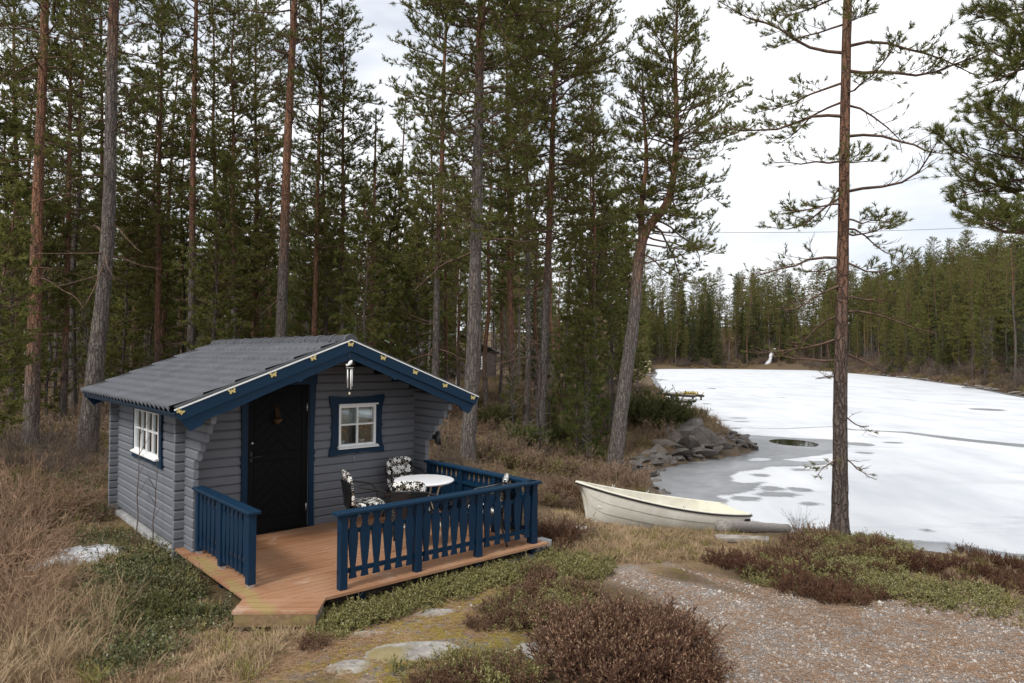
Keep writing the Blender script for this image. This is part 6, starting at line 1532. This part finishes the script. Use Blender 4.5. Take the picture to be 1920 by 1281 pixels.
# driftwood along the far shores
for k in range(26):
    t = rnd.uniform(29.2, 32.0); i = int(t); f = t - i; q = LAKE[i] * (1 - f) + LAKE[(i + 1)] * f; d = LAKE[i + 1] - LAKE[i]; d = d / np.hypot(*d); a = rnd.gauss(0, .35); d2 = np.array([d[0] * math.cos(a) - d[1] * math.sin(a), d[0] * math.sin(a) + d[1] * math.cos(a)]); Ln = rnd.uniform(2, 6); q = q + np.array([.8, -.3]) * rnd.uniform(-.3, 1.2)
    ground_log((q[0], q[1], LAKE_Z + .05), (q[0] + d2[0] * Ln, q[1] + d2[1] * Ln, LAKE_Z + .05 + rnd.uniform(0, .4)), .14, .07, 'pale driftwood log stranded along the opposite shore', M['greywood'], 0, 50 + k, 'driftwood along the opposite shore')
for k in range(14):
    t = rnd.uniform(22, 25); i = int(t); f = t - i; q = LAKE[i] * (1 - f) + LAKE[i + 1] * f; s_ = rnd.uniform(.5, 1.3); rock(q[0] + rnd.uniform(-2, .5), q[1], (s_ * 1.6, s_, s_ * .5), 'grey rock on the shore beyond the jetties', 'rocks beyond the jetties')
# power line high over the ice
A_, B_ = deep(1100, 430, 120), deep(2050, 414, 120); b = MB(); b.tube([tuple(A_ * (1 - t) + B_ * t - np.array([0, 0, 1.2 * 4 * t * (1 - t)])) for t in np.linspace(0, 1, 25)], .035, 5); tag(b.build('power_line', M['black'], None), 'thin black power line hanging across the lake', 'power line')
# small waterfall in the slope across the lake
w0 = deep(1437, 675, 236); w0[2] = Hs(w0[0], w0[1]); b = MB(); prev = None; V = []
for i in range(12):
    t = i / 11; cx_ = 3.2 * t + .25 * math.sin(t * 6); wd = 1.0 - .55 * t + .22 * math.sin(t * 13); V.append((cx_ - wd, -1.0 + 1.5 * t, 5.5 * t)); V.append((cx_ - wd * .3, -1.5 + 1.5 * t, 5.5 * t)); V.append((cx_ + wd * .3, -1.45 + 1.5 * t, 5.5 * t + .1)); V.append((cx_ + wd, -.9 + 1.5 * t, 5.5 * t)); V.append((cx_, 1.0 + 1.5 * t, 5.5 * t))
b.add(V, [(i * 5 + k, i * 5 + (k + 1) % 5, (i + 1) * 5 + (k + 1) % 5, (i + 1) * 5 + k) for i in range(11) for k in range(5)] + [(0, 1, 2, 3, 4), (55, 56, 57, 58, 59)], 0, True)
tag(b.build('frozen_waterfall', m_snow(), None, loc=tuple(w0)), 'small white waterfall in the wooded slope across the lake', 'waterfall')
# houses glimpsed between the trunks
def hut(px, Y, w_, d_, h_, wall, roofm, label, rz=0.3):
    p = deep(px, 690, Y); z = Hs(p[0], p[1]); r = empty('cottage', (p[0], p[1], z), rz); tag(r, label, 'cottage')
    b = MB(); b.box(-w_ / 2, w_ / 2, -d_ / 2, d_ / 2, -.3, h_); b.build('wall', wall, r); b = MB(); b.prism([(-w_ / 2 - .4, h_ - .1), (0, h_ + w_ * .24), (w_ / 2 + .4, h_ - .1), (w_ / 2 + .4, h_ + .05), (0, h_ + w_ * .24 + .15), (-w_ / 2 - .4, h_ + .05)], -d_ / 2 - .4, d_ / 2 + .4, 1); b.build('roof', roofm, r)
    for x in (-w_ * .25, w_ * .25):
        b = MB(); b.box(x - .45, x + .45, -d_ / 2 - .04, -d_ / 2 + .02, h_ * .4, h_ * .85); wi = b.build('window', M['white'], r); b = MB(); b.box(x - .36, x + .36, -d_ / 2 - .06, -d_ / 2 - .03, h_ * .45, h_ * .8); b.build('pane', M['glass'], wi)
hut(690, 62, 7, 6, 2.6, plain('brown_boards', (.12, .07, .05), .8), plain('moss_green_roof', (.20, .26, .16), .8), 'cottage with pale green roof hidden in the forest beyond the ridge of the cabin')
hut(850, 75, 8, 6, 3.0, plain('dark_boards', (.06, .045, .04), .8), plain('grey_felt_roof', (.12, .12, .12), .8), 'dark cottage with white windows behind the large grey pine')
p = deep(808, 705, 40); z = Hs(p[0], p[1]); b = MB(); b.box(-.35, .35, -.2, .2, -.1, 1.5, .03); b.box(-.40, .40, -.25, .25, 1.5, 1.56, .01); tag(b.build('utility_box', plain('grey_enamel', (.55, .57, .58), .5), None, loc=(p[0], p[1], z)), 'pale grey utility cabinet standing in the forest behind the roof eave', 'cabinet')
p = spot(1203, 684); p = deep(1203, 690, 150); z = Hs(p[0], p[1]); b = MB()
for k in range(4): b.box(-2.0, 2.0, -.05, .05, .6 + k * .55, .95 + k * .55)
for x in (-1.8, 0, 1.8): b.box(x - .08, x + .08, .06, .2, -.2, 2.8)
tag(b.build('board_screen', plain('pale_boards', (.50, .43, .28), .8), None, loc=(p[0], p[1], z)), 'screen of pale yellow boards by the water at the far end of the left shore', 'screen')
